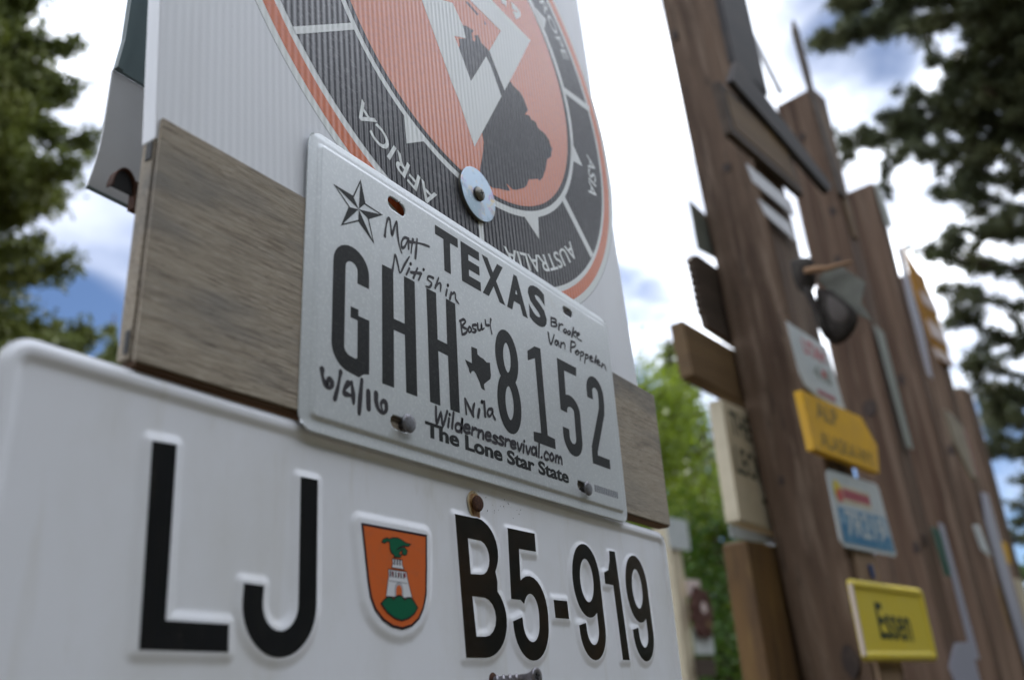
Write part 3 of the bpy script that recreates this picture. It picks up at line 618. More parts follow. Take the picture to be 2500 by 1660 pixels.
# star: an outline with one half of each ray filled
sp = DATA['star']; sc_ = sp[10]; parts = []
for l in [stroke([(sc_[0] + (x - sc_[0]) * .96, sc_[1] + (z - sc_[1]) * .955) for x, z in sp[:10]], 0.9, True)]:
    parts.append(prism([mmv(k) for k in l], yt, None))
for tip, inn in ((0, 1), (2, 3), (4, 5), (6, 7), (8, 9)):
    parts.append(prism(mmv([sp[tip], sp[inn], sc_]), yt - 0.00001, None))
mesh('star', *join(parts), M['black_print'], t)
tprint('state_shape', mmv(DATA['state']), M['black_print'])
hr = random.Random(5)
for k, ss in DATA['hand'].items():
    parts = []
    for i, s_ in enumerate(ss):
        wd = {'date': 2.35, 'nila': 1.8, 'bosley': 1.5, 'brooke': 1.5, 'vanp': 1.5, 'matt': 1.45, 'nitishin': 1.35}[k]
        pp = rsub(mmv(s_), 5); f0, f1 = hr.uniform(0, 6), hr.uniform(.25, .6)
        parts.append(ribbon(pp, [wd / 1000 * (1 + .24 * math.sin(f0 + f1 * q) + (.12 if q < 2 else 0) - .25 * (q / len(pp)) ** 4) for q in range(len(pp))], yt - 0.00006 - i * 0.000004))
    mesh('handwriting', *join(parts), M['ink'], t)
# the web address, written small along a rising line
LET = {'W': ([[(0, 1.5), (.18, 0), (.42, 1.1), (.66, 0), (.9, 1.5)]], 1.0), 'i': ([[(.08, 0), (.1, .8)], [(.11, 1.15), (.13, 1.22)]], .3), 'l': ([[(.1, 0), (.12, 1.5)]], .3),
 'd': ([[(.55, .7), (.2, .75), (.05, .35), (.2, 0), (.5, .2), (.55, 1.5), (.58, 0)]], .72), 'e': ([[(.08, .42), (.5, .5), (.42, .82), (.12, .7), (.06, .25), (.25, 0), (.55, .15)]], .66),
 'r': ([[(.08, 0), (.1, .8)], [(.1, .5), (.3, .8), (.48, .75)]], .55), 'n': ([[(.08, 0), (.1, .8)], [(.1, .5), (.3, .82), (.48, .65), (.52, 0)]], .66),
 's': ([[(.48, .72), (.22, .82), (.1, .6), (.45, .3), (.35, .04), (.05, .08)]], .58), 'v': ([[(.04, .8), (.24, 0), (.48, .85)]], .58), 'a': ([[(.52, .7), (.2, .78), (.06, .35), (.2, .02), (.48, .25), (.52, .75), (.58, 0)]], .7),
 '.': ([[(.08, 0), (.12, .08)]], .32), 'c': ([[(.5, .7), (.25, .82), (.07, .4), (.22, .02), (.5, .12)]], .6), 'o': ([[(.3, .82), (.07, .42), (.28, .02), (.52, .4), (.32, .82)]], .66),
 'm': ([[(.08, 0), (.1, .8)], [(.1, .5), (.26, .82), (.4, .6), (.42, 0)], [(.42, .5), (.6, .82), (.74, .6), (.8, 0)]], .95)}
word = 'Wildernessrevival.com'; total = sum(LET[c][1] for c in word)
(ax, az), (bx, bz), _ = DATA['url']; az -= 1.0; bz -= .6; sc1 = (bx - ax) / total; x = 0; parts = []
hr = random.Random(5)
for i, c in enumerate(word):
    jz = hr.uniform(-.35, .35); sy = hr.uniform(6.6, 7.8)
    for s_ in LET[c][0]:
        pts = [(ax + (x + p[0]) * sc1 + (.10 * p[1]) * sc1, az + (bz - az) * x / total + jz + p[1] * sy * .78) for p in s_]
        parts.append(ribbon(rsub(mmv(pts), 4), 0.0018, yt - 0.00006 - i * 0.000004))
    x += LET[c][1]
mesh('handwriting', *join(parts), M['ink'], t)
parts = [box((257 + i * 2.56) / 1000, (257 + i * 2.56 + 2.0) / 1000, yt, yt + .0003, (14.6 + .02 * i) / 1000, (19.2 + .02 * i) / 1000) for i in range(13)]
mesh('serial_strip', *join(parts), M['grey_print'], t)

def nail(label, x, z, r, yh, m, wob=0.0, group=None, sh=0.02):
    v, f = lathe([(0.0, yh - 0.0003), (r * .6, yh - 0.0002), (r * .95, yh), (r, yh + 0.0006), (r * .9, yh + 0.0016), (r * .38, yh + 0.0021), (r * .36, yh + sh), (0, yh + sh + .004)], 26)
    v = [(a * (1 + wob * math.sin(3 * math.atan2(c, a) + 1)), b, c * (1 + wob * math.sin(3 * math.atan2(c, a) + 1))) for a, b, c in v]
    o = tag(mesh('nail', v, f, m, smooth=True), label, 'nail', group); o.location = (x, 0, z + ZO)
    return o
nail('round grey nail head in the slot left of The Lone Star State', 0.0666, 0.0165, 0.0048, -0.0030, M['steel'], .02, 'nails holding the plates')
nail('round grey nail head in the slot beside the small grey serial strip', 0.2425, 0.0136, 0.0047, -0.0030, M['steel'], .02, 'nails holding the plates')

# ---- lower licence plate (embossed black characters and a town crest)
YL = 0.0062
YF = YL - 0.00104
RL = lambda pts: reproj(pts, 1.0, YF * 1000)
jw = 9.6
L_ = [RL([(-68.2, -20.0), (-58.4, -19.4), (-56.4, -79.4), (-30.2, -79.6), (-29.8, -89.0), (-65.4, -88.9)])]
J_ = stroke(RL([(6.2, -20.4), (7.4, -70.0)] + arc(-6.3, -71.0, 13.7, 14.8, 0, -180, 20) + [(-19.8, -65.0)]), jw)
B_o = RL([(105.6, -21.2), (121.5, -21.0)] + arc(123.5, -37.0, 18.6, 16.4, 85, -35, 12) + [(140.2, -51.5)] + arc(126.5, -70.5, 20.6, 18.3, 50, -88, 14) + [(111.0, -88.9)])
B_1 = RL([(115.7, -32.0), (125.5, -32.0)] + arc(125.8, -40.6, 8.2, 8.6, 80, -90, 8) + [(117.0, -49.6)])
B_2 = RL([(117.6, -60.2), (127.0, -60.2)] + arc(127.0, -69.6, 10.6, 9.5, 85, -88, 8) + [(119.8, -79.2)])
F5 = RL([(152.6, -22.2), (179.8, -22.0), (180.0, -32.0), (162.6, -32.2), (162.2, -47.5), (163.4, -54.5), (160.6, -59.3), (152.4, -59.4)])
F5b = stroke(RL(arc(171.4, -66.0, 12.3, 15.2, 152, 0, 12) + arc(170.6, -70.5, 12.9, 14.6, 0, -180, 16) + [(157.4, -69.4)]), 9.4)
HY = RL([(195.6, -57.2), (210.5, -57.0), (211.2, -66.8), (196.2, -66.9)])
def nine(x0, x1):
    cx = (x0 + x1) / 2
    a = stroke(RL(arc(cx - .6, -43.2, (x1 - x0) / 2 - 5.0, 17.3, 0, 360, 36)), 9.0, True)
    b = stroke(RL([(x1 - 5.8, -43.0), (x1 - 4.6, -68.0)] + arc(cx + 1.6, -71.0, (x1 - x0) / 2 - 6.0, 13.6, 0, -180, 16) + [(x0 + 7.2, -69.0)]), 8.6)
    return [a, b]
ONE = RL([(269.8, -22.0), (277.4, -21.8), (283.0, -88.3), (273.6, -88.3), (270.6, -43.6), (259.8, -43.3), (260.0, -36.4), (266.0, -34.5), (269.0, -28.0)])
# letters: list of pieces, each [outer, holes...]
LJ = [[[L_[0]]], [[J_[0]]], [[B_o, list(reversed(B_1)), list(reversed(B_2))]], [[F5], [F5b[0]]], [[HY]]] + [nine(219.2, 254.6)] + [[[ONE]]] + [nine(288.6, 322.4)]
SH = RL(DATA['shield'])
cc = np.array(SH).mean(0)
def h_lj(P):
    x0, x1, z0, z1 = -121.5, 371.5, -118.0, 6.0
    d = -rrect_sdf(P, x0, x1, z0, z1, 11)
    h = 1.55 * sm(d, 0.0, 3.0) - 1.75 * sm(d, 4.6, 8.8)
    base = -0.2
    e = np.full(len(P), 50.0)
    for pcs in LJ:
        al = np.array([p for pc in pcs for l in pc for p in l]); mn, mx_ = al.min(0) - 6, al.max(0) + 6
        k = ((P > mn) & (P < mx_)).all(1)
        if k.any():
            for pc in pcs: e[k] = np.minimum(e[k], seg_sdf(P[k], pc))
    mn, mx_ = np.array(SH).min(0) - 9, np.array(SH).max(0) + 9
    k = ((P > mn) & (P < mx_)).all(1)
    ec = np.full(len(P), 50.0); ec[k] = seg_sdf(P[k], [SH])
    lift = np.maximum(1 - sm(e, 0.1, 5.0), 1 - sm(ec, 2.6, 7.6))
    inner = sm(d, 8.8, 10)
    h = h + 1.20 * lift * inner
    h += 0.12 * np.sin(P[:, 0] / 60) * np.sin(P[:, 1] / 40 + 1)
    return h
t = thing('license_plate', 'long white licence plate LJ B5-919 with orange tower crest', 'licence plate')
pl = plate_grid('plate', -121.5, 371.5, -118.0, 6.0, 0.62, 11.0, h_lj, M['white_plate'], t, zt=lambda P: -0.0085 * (P[:, 0] + 100) * sm(P[:, 1], -60, 4))
pl.location.y = YL
for nm, pcs in zip(['letter'] * 4 + ['hyphen'] + ['letter'] * 3, LJ):
    parts = []
    for i, pc in enumerate(pcs):
        parts.append(prism([mmv(l) for l in pc], YF - .00012 - i * 0.000006, YF + 0.0003))
    o = mesh(nm, *join(parts), M['black'] if pcs in LJ[:2] else M['brown_black'], t)
yc = YF - 0.00016
RC = lambda pts: mmv(reproj(pts, .5, yc * 1000))
cre = mesh('crest', *prism(RC(DATA['shield']), yc, YF + .0004), M['crest_orange'], t)
so = RC(DATA['shield'])
for l in [stroke(so, 0.0011, True)]: mesh('outline', *prism(l, yc - 0.00004, yc + .0003), M['crest_dark'], cre)
def outlined(name, pts, m, y, wd=0.0005):
    mesh(name, *prism(pts, y, None), m, cre)
    for l in [stroke(pts, wd, True)]: mesh('outline', *prism(l, y - 0.00002, None), M['crest_dark'], cre)
outlined('tower', RC(DATA['tower']), M['crest_white'], yc - 0.00006, .0004)
outlined('tower_top', RC(DATA['tower2']), M['crest_white'], yc - 0.00010, .0004)
for d_ in DATA['dragon']: outlined('dragon', RC(d_), M['crest_green'], yc - 0.00014, .00045)
outlined('hill', RC(DATA['hill']), M['crest_green'], yc - 0.00018, .0007)
T0 = DATA['tower']; x0_, x1_ = T0[2][0], T0[3][0]; zt_ = T0[2][1]
def crest_bit(name, pts, m, y): mesh(name, *prism(RC(pts), y, None), m, cre)
for i in range(6):
    xx = x0_ + 1.0 + i * (x1_ - x0_ - 1.6) / 6
    crest_bit('battlement_gap', [(xx, zt_ - 3.3 + .01 * i), (xx + .8, zt_ - 3.3), (xx + .8, zt_ - .5 - .08 * i), (xx, zt_ - .5 - .08 * i)], M['crest_dark'], yc - 0.00012)
T2 = DATA['tower2']
for i in range(3):
    xx = T2[2][0] + 1.1 + i * 1.8
    crest_bit('battlement_gap', [(xx, T2[2][1] - 2.6), (xx + .8, T2[2][1] - 2.6), (xx + .8, T2[2][1] - .3), (xx, T2[2][1] - .3)], M['crest_dark'], yc - 0.00016)
crest_bit('ledge', [(x0_ - .2, zt_ - 4.6), (x1_ + .6, zt_ - 4.9), (x1_ + .8, zt_ - 5.5), (x0_ - .4, zt_ - 5.2)], M['plate_grey'], yc - 0.00012)
gx = (T0[0][0] + T0[5][0]) / 2 - .3; gz = T0[0][1] - .6
door = [(gx - 2.0, gz), (gx + 2.0, gz - .2), (gx + 2.0, gz + 3.6)] + arc(gx, gz + 3.6, 2.0, 2.4, 0, 180, 10)[1:] 
mesh('gate_arch', *prism(RC([(gx - 3.0, gz), (gx + 3.0, gz - .2), (gx + 3.0, gz + 3.8)] + arc(gx, gz + 3.8, 3.0, 3.6, 0, 180, 10)[1:]), yc - 0.00012, None), M['plate_grey'], cre)
mesh('gate', *prism(RC(door), yc - 0.00015, None), M['crest_orange'], cre)
for k in (-4.3, 0, 4.2): crest_bit('slit_window', [(gx + k - .5, gz + 9.6), (gx + k + .5, gz + 9.6), (gx + k + .5, gz + 11.6), (gx + k - .5, gz + 11.6)], M['soft_red'], yc - 0.00012)
# rust bleeding below the nail, and specks of dirt
nx_, nz_ = 129.6, -11.9
st1 = [(nx_ - 6.9, nz_ + 1.5), (nx_ - 5.2, nz_ + 5.2), (nx_ - 1, nz_ + 7.2), (nx_ + 3.2, nz_ + 5.6), (nx_ + 4.6, nz_ + 1), (nx_ + 4.4, nz_ - 5), (nx_ + 4.6, nz_ - 11), (nx_ + 4.0, nz_ - 15.4), (nx_ + 2.0, nz_ - 13.2), (nx_ - .6, nz_ - 9.8), (nx_ - 4.6, nz_ - 5.4)]
st2 = [(nx_ - 5.2, nz_ + 1.4), (nx_ - 4.0, nz_ + 4.2), (nx_ - .6, nz_ + 5.6), (nx_ + 3.0, nz_ + 4.6), (nx_ + 4.1, nz_), (nx_ + 3.8, nz_ - 6), (nx_ + 3.5, nz_ - 11.2), (nx_ + 2.1, nz_ - 10), (nx_ - 1.0, nz_ - 7.2), (nx_ - 3.8, nz_ - 3.6)]
ys = YL - 0.00052
def closed(p): return rsub(p + [p[0]], 4)[:-1]
mesh('rust_stain', *prism(mmv(closed(st1)), ys, None), M['rust_stain_pale'], t)
mesh('rust_stain', *prism(mmv(closed(st2)), ys - .00006, None), M['rust_stain'], t)
sp_ = []
for i in range(26):
    x, z = hr.uniform(128, 176), hr.uniform(-16, -2) ; r = hr.uniform(.12, .42)
    sp_.append(prism(mmv([(x + r * math.cos(a) * hr.uniform(.6, 1.3), z + r * math.sin(a) * hr.uniform(.8, 1.8)) for a in [k * 1.047 for k in range(6)]]), ys - .0001, None))
tag(mesh('dirt_specks', *join(sp_), M['dirt'], t), kind='stuff')
nail('rusty brown nail head with orange stain above B5 on the white plate', nx_ / 1000, nz_ / 1000, 0.0044, YL - 0.0032, M['rust'], .03)

# ---- drywall screw standing out of the lower plate
bx_, bz_ = 0.1402, -0.1000
prof = [(0.0, 0.030), (0.0019, 0.020)]
V, F = [], []
Ls = 0.0262; n_ = 20; turns = 8; rings = 96
for i in range(rings + 1):
    s_ = i / rings; y = 0.012 - s_ * (Ls + 0.012 - 0.0075)
    for k in range(n_):
        a = 2 * math.pi * k / n_; ph = ((s_ * turns * 2 * math.pi - a) / (2 * math.pi)) % 1.0
        fade = 1 - sm(np.array([s_]), .86, .95)[0]
        r = 0.00165 + 0.00095 * max(0, 1 - abs(ph - .5) / .22) * fade
        V.append((r * math.cos(a), y, r * math.sin(a)))
for i in range(rings):
    for k in range(n_):
        a, b = i * n_ + k, i * n_ + (k + 1) % n_
        F.append((a, a + n_, b + n_, b))
hv, hf = lathe([(0.00165, -Ls + 0.0078), (0.0019, -Ls + 0.0055), (0.0027, -Ls + 0.0032), (0.0041, -Ls + 0.0012), (0.0043, -Ls + 0.0004), (0.0040, -Ls), (0.0020, -Ls + .0002), (0.0, -Ls + 0.0011)], n_)
sc_o = tag(mesh('screw', *join([(V, F), (hv, hf)]), M['screw'], smooth=True), 'long grey threaded screw sticking out of the white plate below B5', 'screw')
sc_o.location = (bx_, YL, bz_ + .0012 + ZO)
for ang in (20, 110):
    c, s = math.cos(R_(ang)), math.sin(R_(ang)); a, b = 0.0019, 0.0005
    mesh('cross_recess', *prism([(c * a - s * b, s * a + c * b), (-c * a - s * b, -s * a + c * b), (-c * a + s * b, -s * a - c * b), (c * a + s * b, s * a - c * b)], -Ls - .00012 - ang * 1e-7, -Ls + .0006), M['black_hole'], sc_o)
mesh('rust_collar', *lathe([(0.0018, -.0010), (0.0036, .0002), (0.0042, .0012)], 20), M['rust'], sc_o, smooth=True)

# ---- sheets behind the left end
t = thing('rear_sign', 'dark slate-green sign edge behind the top left of the white sign', 'sign')
yq = 0.052
def bow(pts, y0, y1, k):   # gently bowed sheet
    return pts
mesh('panel', *prism([(-0.0700, 0.30), (-0.0702, 0.2060), (-0.0703, 0.1830), (-0.0722, 0.1655), (-0.0300, 0.1655), (-0.0300, 0.30)], yq, yq + 0.0018), M['slate'], t)
mesh('lip', *prism([(-0.0700, 0.30), (-0.0702, 0.2060), (-0.0703, 0.1830), (-0.0722, 0.1655), (-0.0690, 0.1655), (-0.0665, 0.1830), (-0.0660, 0.2080), (-0.0655, 0.30)], yq - .0016, yq - .0002), M['slate'], t)
t = thing('rear_plate', 'bare grey metal sheet with curved edge behind the plank end', 'sheet')
e1 = rsub([(-0.0724, 0.1652), (-0.0727, 0.1300), (-0.0742, 0.1130), (-0.0762, 0.1012)], 6)
mesh('sheet', *prism(e1 + [(0.02, 0.0985), (0.02, 0.1652)], 0.0535, 0.0545), M['grey_sheet'], t)
mesh('rim', *prism(stroke([(-0.0762, 0.1012), (0.02, 0.0985)], 0.0007)[0], 0.0530, 0.0550), M['slate'], t)
# rusty curled strap
pts_o = arc(0, 0, 0.0056, 0.0105, 0, 180, 16); pts_i = arc(0, 0, 0.0050, 0.0098, 180, 0, 16)
t = thing('rusty_strap', 'curled rusty metal strap end beside the left end of the plank', 'strap', (-0.0688, 0.0, 0.0968), 0)
mesh('curl', *prism(pts_o + pts_i, 0.0375, 0.0420), M['rust'], t)
mesh('curl_inside', *prism(arc(0, 0, 0.0051, 0.0099, 0, 180, 16), 0.0395, 0.0400), M['black_hole'], t)
mesh('flap', *box(0.0050, 0.0085, 0.0375, 0.0420, -0.0065, 0.0065), M['rust'], t)

# ================================================================ ROW OF SIGN POSTS ON THE RIGHT
UX = math.atan2(-0.165, 0.986)           # the row's boards are turned a little towards the viewer
def on(o, u, z, d=0.0):
    c, s = math.cos(UX), math.sin(UX)
    return (o[0] + c * u - s * d, o[1] + s * u + c * d, z)
O1, O2, O3, O4, O5 = (1.548, .155), (2.6, .165), (3.67, .18), (4.72, .19), (5.8, .20)

def post(label, o, u0, wd, dep, top, m, lean=0.0, d0=0.012, knots=(), slant=0.0):
    """square timber post; front-left corner at u0 along the row; knots = (face, across, z, rx, rz)"""
    t = thing('sign_post', label, 'post', (o[0], o[1], 0), UX, 0, 'timber posts in a row')
    zb = -ZO - 0.25
    nz = 30
    prof = [(0, 0), (wd, 0), (wd, dep), (0, dep)]
    V, F = [], []
    r_ = random.Random(int(o[0] * 100))
    ph = [r_.uniform(0, 6) for _ in range(8)]
    for i in range(nz + 1):
        z = zb + (top - zb) * i / nz
        for k, (a, b) in enumerate(prof):
            wv = 0.002 * math.sin(z * 3 + ph[k]) + 0.0015 * math.sin(z * 7 + ph[k + 4])
            zz = z + (slant * b if i == nz else 0)
            V.append((u0 + a + wv + lean * z, d0 + b + wv, zz))
    for i in range(nz):
        for k in range(4):
            a, b = i * 4 + k, i * 4 + (k + 1) % 4
            F.append((a, b, b + 4, a + 4))
    F.append((3, 2, 1, 0)); F.append(tuple(nz * 4 + k for k in range(4)))
    o_ = mesh('post_timber', V, F, m, t); bevel(o_, 0.005, 2)
    for face, ac, z, rx, rz in knots:
        pts = [(rx * math.cos(k * .5236) * r_.uniform(.8, 1.15), rz * math.sin(k * .5236) * r_.uniform(.8, 1.15)) for k in range(12)]
        if face == 'front':
            v, f = prism(pts, d0 - 0.0022, d0 + .004); v = [(u0 + lean * z + ac + x, y, z + q) for x, y, q in v]
        else:                                   # left side face
            v, f = prism(pts, -0.0022, 0.004); v = [(u0 + lean * z + y + 0.0, d0 + ac - x, z + q) for x, y, q in v]
        mesh('knot', v, f, M['knot'], t)
    return t

post('nearest square brown timber post carrying the small yellow Essen plate', O1, 0.054, 0.146, 0.146, 2.4, M['post'], -0.088,
     knots=[('side', .066, 1.03, .010, .014), ('side', .040, -0.06, .016, .03), ('side', .10, .30, .006, .012), ('side', .125, 1.44, .007, .018)])
post('second timber post, dark knots and flat top, behind the hanging cap', O2, 0.0, 0.105, 0.145, 1.905, M['post2'], -0.012,
     knots=[('side', .075, 1.73, .012, .016), ('side', .03, 1.40, .012, .018), ('side', .05, 1.22, .013, .018), ('side', .055, .70, .022, .030), ('front', .03, .28, .012, .02), ('side', .015, .26, .010, .018)])
post('third timber post with flat top below the pine branch', O3, 0.0, 0.075, 0.150, 2.055, M['post2'], -0.004,
     knots=[('side', .02, 1.62, .014, .024), ('side', .08, 1.1, .016, .024)])
post('fourth timber post behind the striped yellow board', O4, 0.0, 0.12, 0.150, 2.02, M['post'], 0.0, knots=[('side', .06, 1.0, .02, .03)])
post('farthest timber post at the right picture edge', O5, 0.0, 0.15, 0.150, 1.62, M['post'], 0.0)

def board(name, label, cat, o, pts, d, th, m, lt=None, bev=0.002, group=None):
    """flat board or plate: outline in (u, z) on the row plane of post o, its front d behind (+) or before (-) that plane"""
    z0 = min(p[1] for p in pts); u0 = sum(p[0] for p in pts) / len(pts)
    t = thing(name, label, cat, on(o, u0, z0, d), UX, 0, group)
    q = [(u - u0, z - z0) for u, z in pts]
    ar = sum(q[i][0] * q[(i + 1) % len(q)][1] - q[(i + 1) % len(q)][0] * q[i][1] for i in range(len(q)))
    if ar < 0: q.reverse()
    ob = mesh('panel' if 'plate' in name else 'board', *prism(q, 0, th), m, t)
    if bev: bevel(ob, bev)
    return t, u0, z0
def lett(t, body, u0, z0, x, z, wd, ht, m, bold=0.03, skew=0.0, shear=0.0, y=-0.0006):
    return text_obj('lettering', body, x - u0, z - z0, wd, ht, y, m, t, bold, shear, skew)

# upper part of the first post
board('wooden_board', 'black board on the front of the nearest post at the top', 'board', O1, [(-.075, 1.27), (0.085, 1.255), (0.062, 1.75), (-.10, 1.75)], -.006, .016, M['black_wood'])
board('wooden_plank', 'long dark narrow plank slanting down from nearest post to second post', 'plank', O1, [(-.14, 1.168), (-.088, 1.258), (.345, 1.094), (.312, 1.062)], -.020, .018, M['black_wood'])
t, u0, z0 = board('wooden_sign', 'brown wooden sign board with dark rim high on the nearest post', 'sign', O1, [(-.187, 1.148), (.13, 1.142), (.167, .996), (-.168, 1.018)], -.008, .018, M['dark_wood'])
mesh('sign_face', *prism([(x - u0, z - z0) for x, z in [(-.150, 1.038), (.140, 1.020), (.112, 1.122), (-.164, 1.130)]], -.0015, .004), M['sign_wood'], t)
for lab, pts in (('upper of two narrow pale grey plates below the brown sign board', [(-.105, .972), (.098, .957), (.111, .918), (-.088, .931)]), ('lower of two narrow pale grey plates below the brown sign board', [(-.079, .893), (.066, .884), (.092, .841), (-.056, .860)])):
    board('license_plate', lab, 'plate', O1, pts, 0.0, .002, M['plate_grey'], bev=.0006, group='two pale grey plates on the nearest post')
# the cap hanging from a stick
cp = thing('hanging_cap', 'dark cap with grey flap hanging on a stick between first and second posts', 'cap', (1.4232, .0547, .5855), R_(10.81 - 90))
def blob(pts, wy, yc, n=14):
    """soft padded shape: outline in (x, z) puffed out in depth"""
    cx = sum(p[0] for p in pts) / len(pts); cz = sum(p[1] for p in pts) / len(pts); V, F = [], []
    k = len(pts)
    for i in range(n + 1):
        th = math.pi * (i / n - .5); s = math.cos(th) ** .7
        for x, z in pts: V.append((cx + (x - cx) * max(s, .02), yc + wy * math.sin(th), cz + (z - cz) * max(s, .02)))
    for i in range(n):
        for q in range(k):
            a_, b_ = i * k + q, i * k + (q + 1) % k
            F.append((a_, b_, b_ + k, a_ + k))
    return V, F
def cl(p): return rsub(p + [p[0]], 4)[:-1]
mesh('crown', *blob(cl([(-.024, .036), (.004, .026), (.030, -.010), (.041, -.034), (.036, -.056), (.016, -.078), (-.006, -.086), (-.022, -.074), (-.030, -.030)]), .018, .0), M['cap_dark'], cp, smooth=True)
mesh('lining', *blob(cl([(-.004, .012), (.014, -.006), (.026, -.030), (.018, -.052), (-.004, -.046), (-.010, -.016)]), .007, -.015), M['cap_lining'], cp, smooth=True)
mesh('band', *tube([(-.040, .0, .048), (-.036, -.012, .020), (-.031, -.018, -.010), (-.028, -.020, -.045), (-.020, -.016, -.074)], [.009, .008, .007, .007, .006], 8), M['cap_dark'], cp, smooth=True)
o = mesh('brim', *prism([(-.018, .058), (.004, .076), (.027, .082), (.069, .030), (.053, -.010), (.066, -.052), (.040, -.030), (.010, .014)], .004, .008), M['cap_grey'], cp); bevel(o, .0012)
mesh('clasp', *blob(cl([(-.060, .108), (-.034, .110), (-.016, .098), (-.018, .062), (-.030, .036), (-.052, .040), (-.061, .070)]), .024, .004), M['cap_dark'], cp, smooth=True)
mesh('stick', *tube([(-.037, -.026, .068), (-.018, -.028, .066), (.004, -.026, .062), (.028, -.022, .066), (.052, -.016, .070)], [.006, .0075, .006, .005, .003], 8), M['stick'], cp, smooth=True)
# lower signs of the first post
t, u0, z0 = board('license_plate', 'white plate with red lettering above the amber arrow board', 'plate', O1, [(-.056, .604), (-.03, .601), (.125, .592), (.132, .575), (.16, .455), (.15, .448), (.02, .455), (-.028, .468), (-.041, .49)], -.001, .002, M['plate_white'], bev=.0006)
lett(t, 'UTAH', u0, z0, .0, .545, .105, .036, M['red_print'], .02, -.03)
lett(t, '418', u0, z0, .03, .497, .085, .034, M['grey_green'], .03, -.03)
mesh('lettering', *prism([(.072 - u0, .508 - z0), (.088 - u0, .508 - z0), (.088 - u0, .525 - z0), (.072 - u0, .525 - z0)], -.0009, None), M['red_print'], t)
mesh('red_line', *prism([(.03 - u0, .462 - z0), (.115 - u0, .460 - z0), (.115 - u0, .470 - z0), (.03 - u0, .472 - z0)], -.0008, None), M['soft_red'], t)
t, u0, z0 = board('wooden_sign', 'amber yellow arrow board with faded lettering on the nearest post', 'sign', O1, [(-.083, .441), (.205, .440), (.262, .385), (.240, .318), (-.074, .320)], -.016, .018, M['amber'])
lett(t, 'ALP', u0, z0, -.035, .392, .10, .036, M['faded_text'], .012, -.02)
lett(t, 'ALASKA-WY', u0, z0, -.04, .332, .255, .034, M['faded_text'], .012, -.02)
t, u0, z0 = board('license_plate', 'blue and white plate with red and yellow heading on the nearest post', 'plate', O1, [(-.007, .285), (.005, .296), (.246, .299), (.256, .288), (.272, .150), (.262, .143), (.01, .143), (-.006, .155)], -.001, .002, M['plate_white'], bev=.0006)
q = lambda pts: [(x - u0, z - z0) for x, z in pts]
mesh('print', *prism(q([(.012, .152), (.262, .152), (.255, .225), (.010, .222)]), -.0005, None), M['sky_blue'], t)
mesh('print', *prism(q([(.012, .152), (.262, .152), (.260, .182), (.012, .190)]), -.0008, None), M['deep_blue'], t)
mesh('print', *prism(q([(.012, .232), (.19, .236), (.19, .270), (.012, .272)]), -.0005, None), M['cream'], t)
mesh('print', *prism(q([(.052, .243), (.186, .244), (.186, .263), (.052, .264)]), -.0008, None), M['soft_red'], t)
mesh('sun_mark', *prism(q([(.028 + .018 * math.cos(k * .628), .258 + .020 * math.sin(k * .628)) for k in range(10)]), -.0010, None), M['yellow'], t)
mesh('sun_mark', *prism(q([(.034 + .014 * math.cos(k * .628), .247 + .014 * math.sin(k * .628)) for k in range(10)]), -.0012, None), M['red_print'], t)
lett(t, '7R219', u0, z0, .04, .168, .19, .052, M['plate_white'], .02, y=-.0012)
# small pale strip with a blue tag
t, u0, z0 = board('wooden_strip', 'pale wooden strip down the nearest post between blue plate and Essen plate', 'strip', O1, [(.068, -.35), (.178, -.35), (.172, .142), (.070, .142)], .006, .008, M['fresh_wood'])
t, u0, z0 = board('tag', 'small dark blue tag above the yellow Essen plate', 'tag', O1, [(.119, .118), (.134, .118), (.138, .092), (.124, .092)], .001, .004, M['blue_tag'], bev=.0008)
# Essen plate with pressed rim
ess = [(-.039, .085), (.334, .077), (.344, -.067), (-.030, -.062)]
z0 = -.067; u0 = .152
t = thing('name_plate', 'small yellow pressed plate lettered Essen low on the nearest post', 'plate', on(O1, u0, z0, -.012), UX)
def h_es(P):
    d = -rrect_sdf(P, 0, 374, 0, 146, 12)
    return 5.0 * sm(d, 0, 5) - 4.0 * sm(d, 13, 18)
pl = plate_grid('panel', 0, 374, 0, 146, 2.6, 12, h_es, M['yellow'], t, thick=.0015)
pl.location = (-.190, 0, 0.0)
lett(t, 'Essen', 0, 0, -.088, .040, .165, .068, M['green_black'], .02, y=-.0016, skew=-.02)
for a, b in (((-.150, .020), (.142, .016)),):
    pass
mesh('left_rim', *box(-.1915, -.181, -.0058, -.0020, .010, .136), M['pink_white'], t)

# boards fixed behind the first post, their left ends showing
bk = .166
board('metal_sheet', 'small grey metal sheet sticking out high behind the nearest post', 'sheet', O1, [(-.078, .966), (.06, .938), (.06, .842), (-.072, .838)], bk, .003, M['grey_green'], bev=.0008)
saw = [(.08, .81), (-.075, .820), (-.100, .812)]
for i in range(8):
    z = .795 - i * .017; saw += [(-.113 + .002 * i, z), (-.103 + .002 * i, z - .007)]
saw += [(-.082, .64), (.08, .62)]
board('wooden_sign', 'dark brown board with saw-tooth left edge behind the nearest post', 'sign', O1, saw, bk, .016, M['dark_wood'])
t, u0, z0 = board('wooden_plank', 'thick brown plank with sawn end above the cream sign', 'plank', O1, [(-.188, .626), (.10, .606), (.10, .480), (-.174, .506)], bk, .034, M['sign_wood'], bev=.003)
t, u0, z0 = board('wooden_sign', 'cream painted board lettered THE LEON behind the nearest post', 'sign', O1, [(-.074, .475), (.12, .468), (.11, .203), (-.075, .215)], bk, .034, M['cream'], bev=.003)
lett(t, 'THE', u0, z0, -.052, .400, .082, .054, M['cream_dark'], .02, -.08)
lett(t, 'LEON', u0, z0, -.056, .316, .125, .060, M['cream_dark'], .02, -.10)
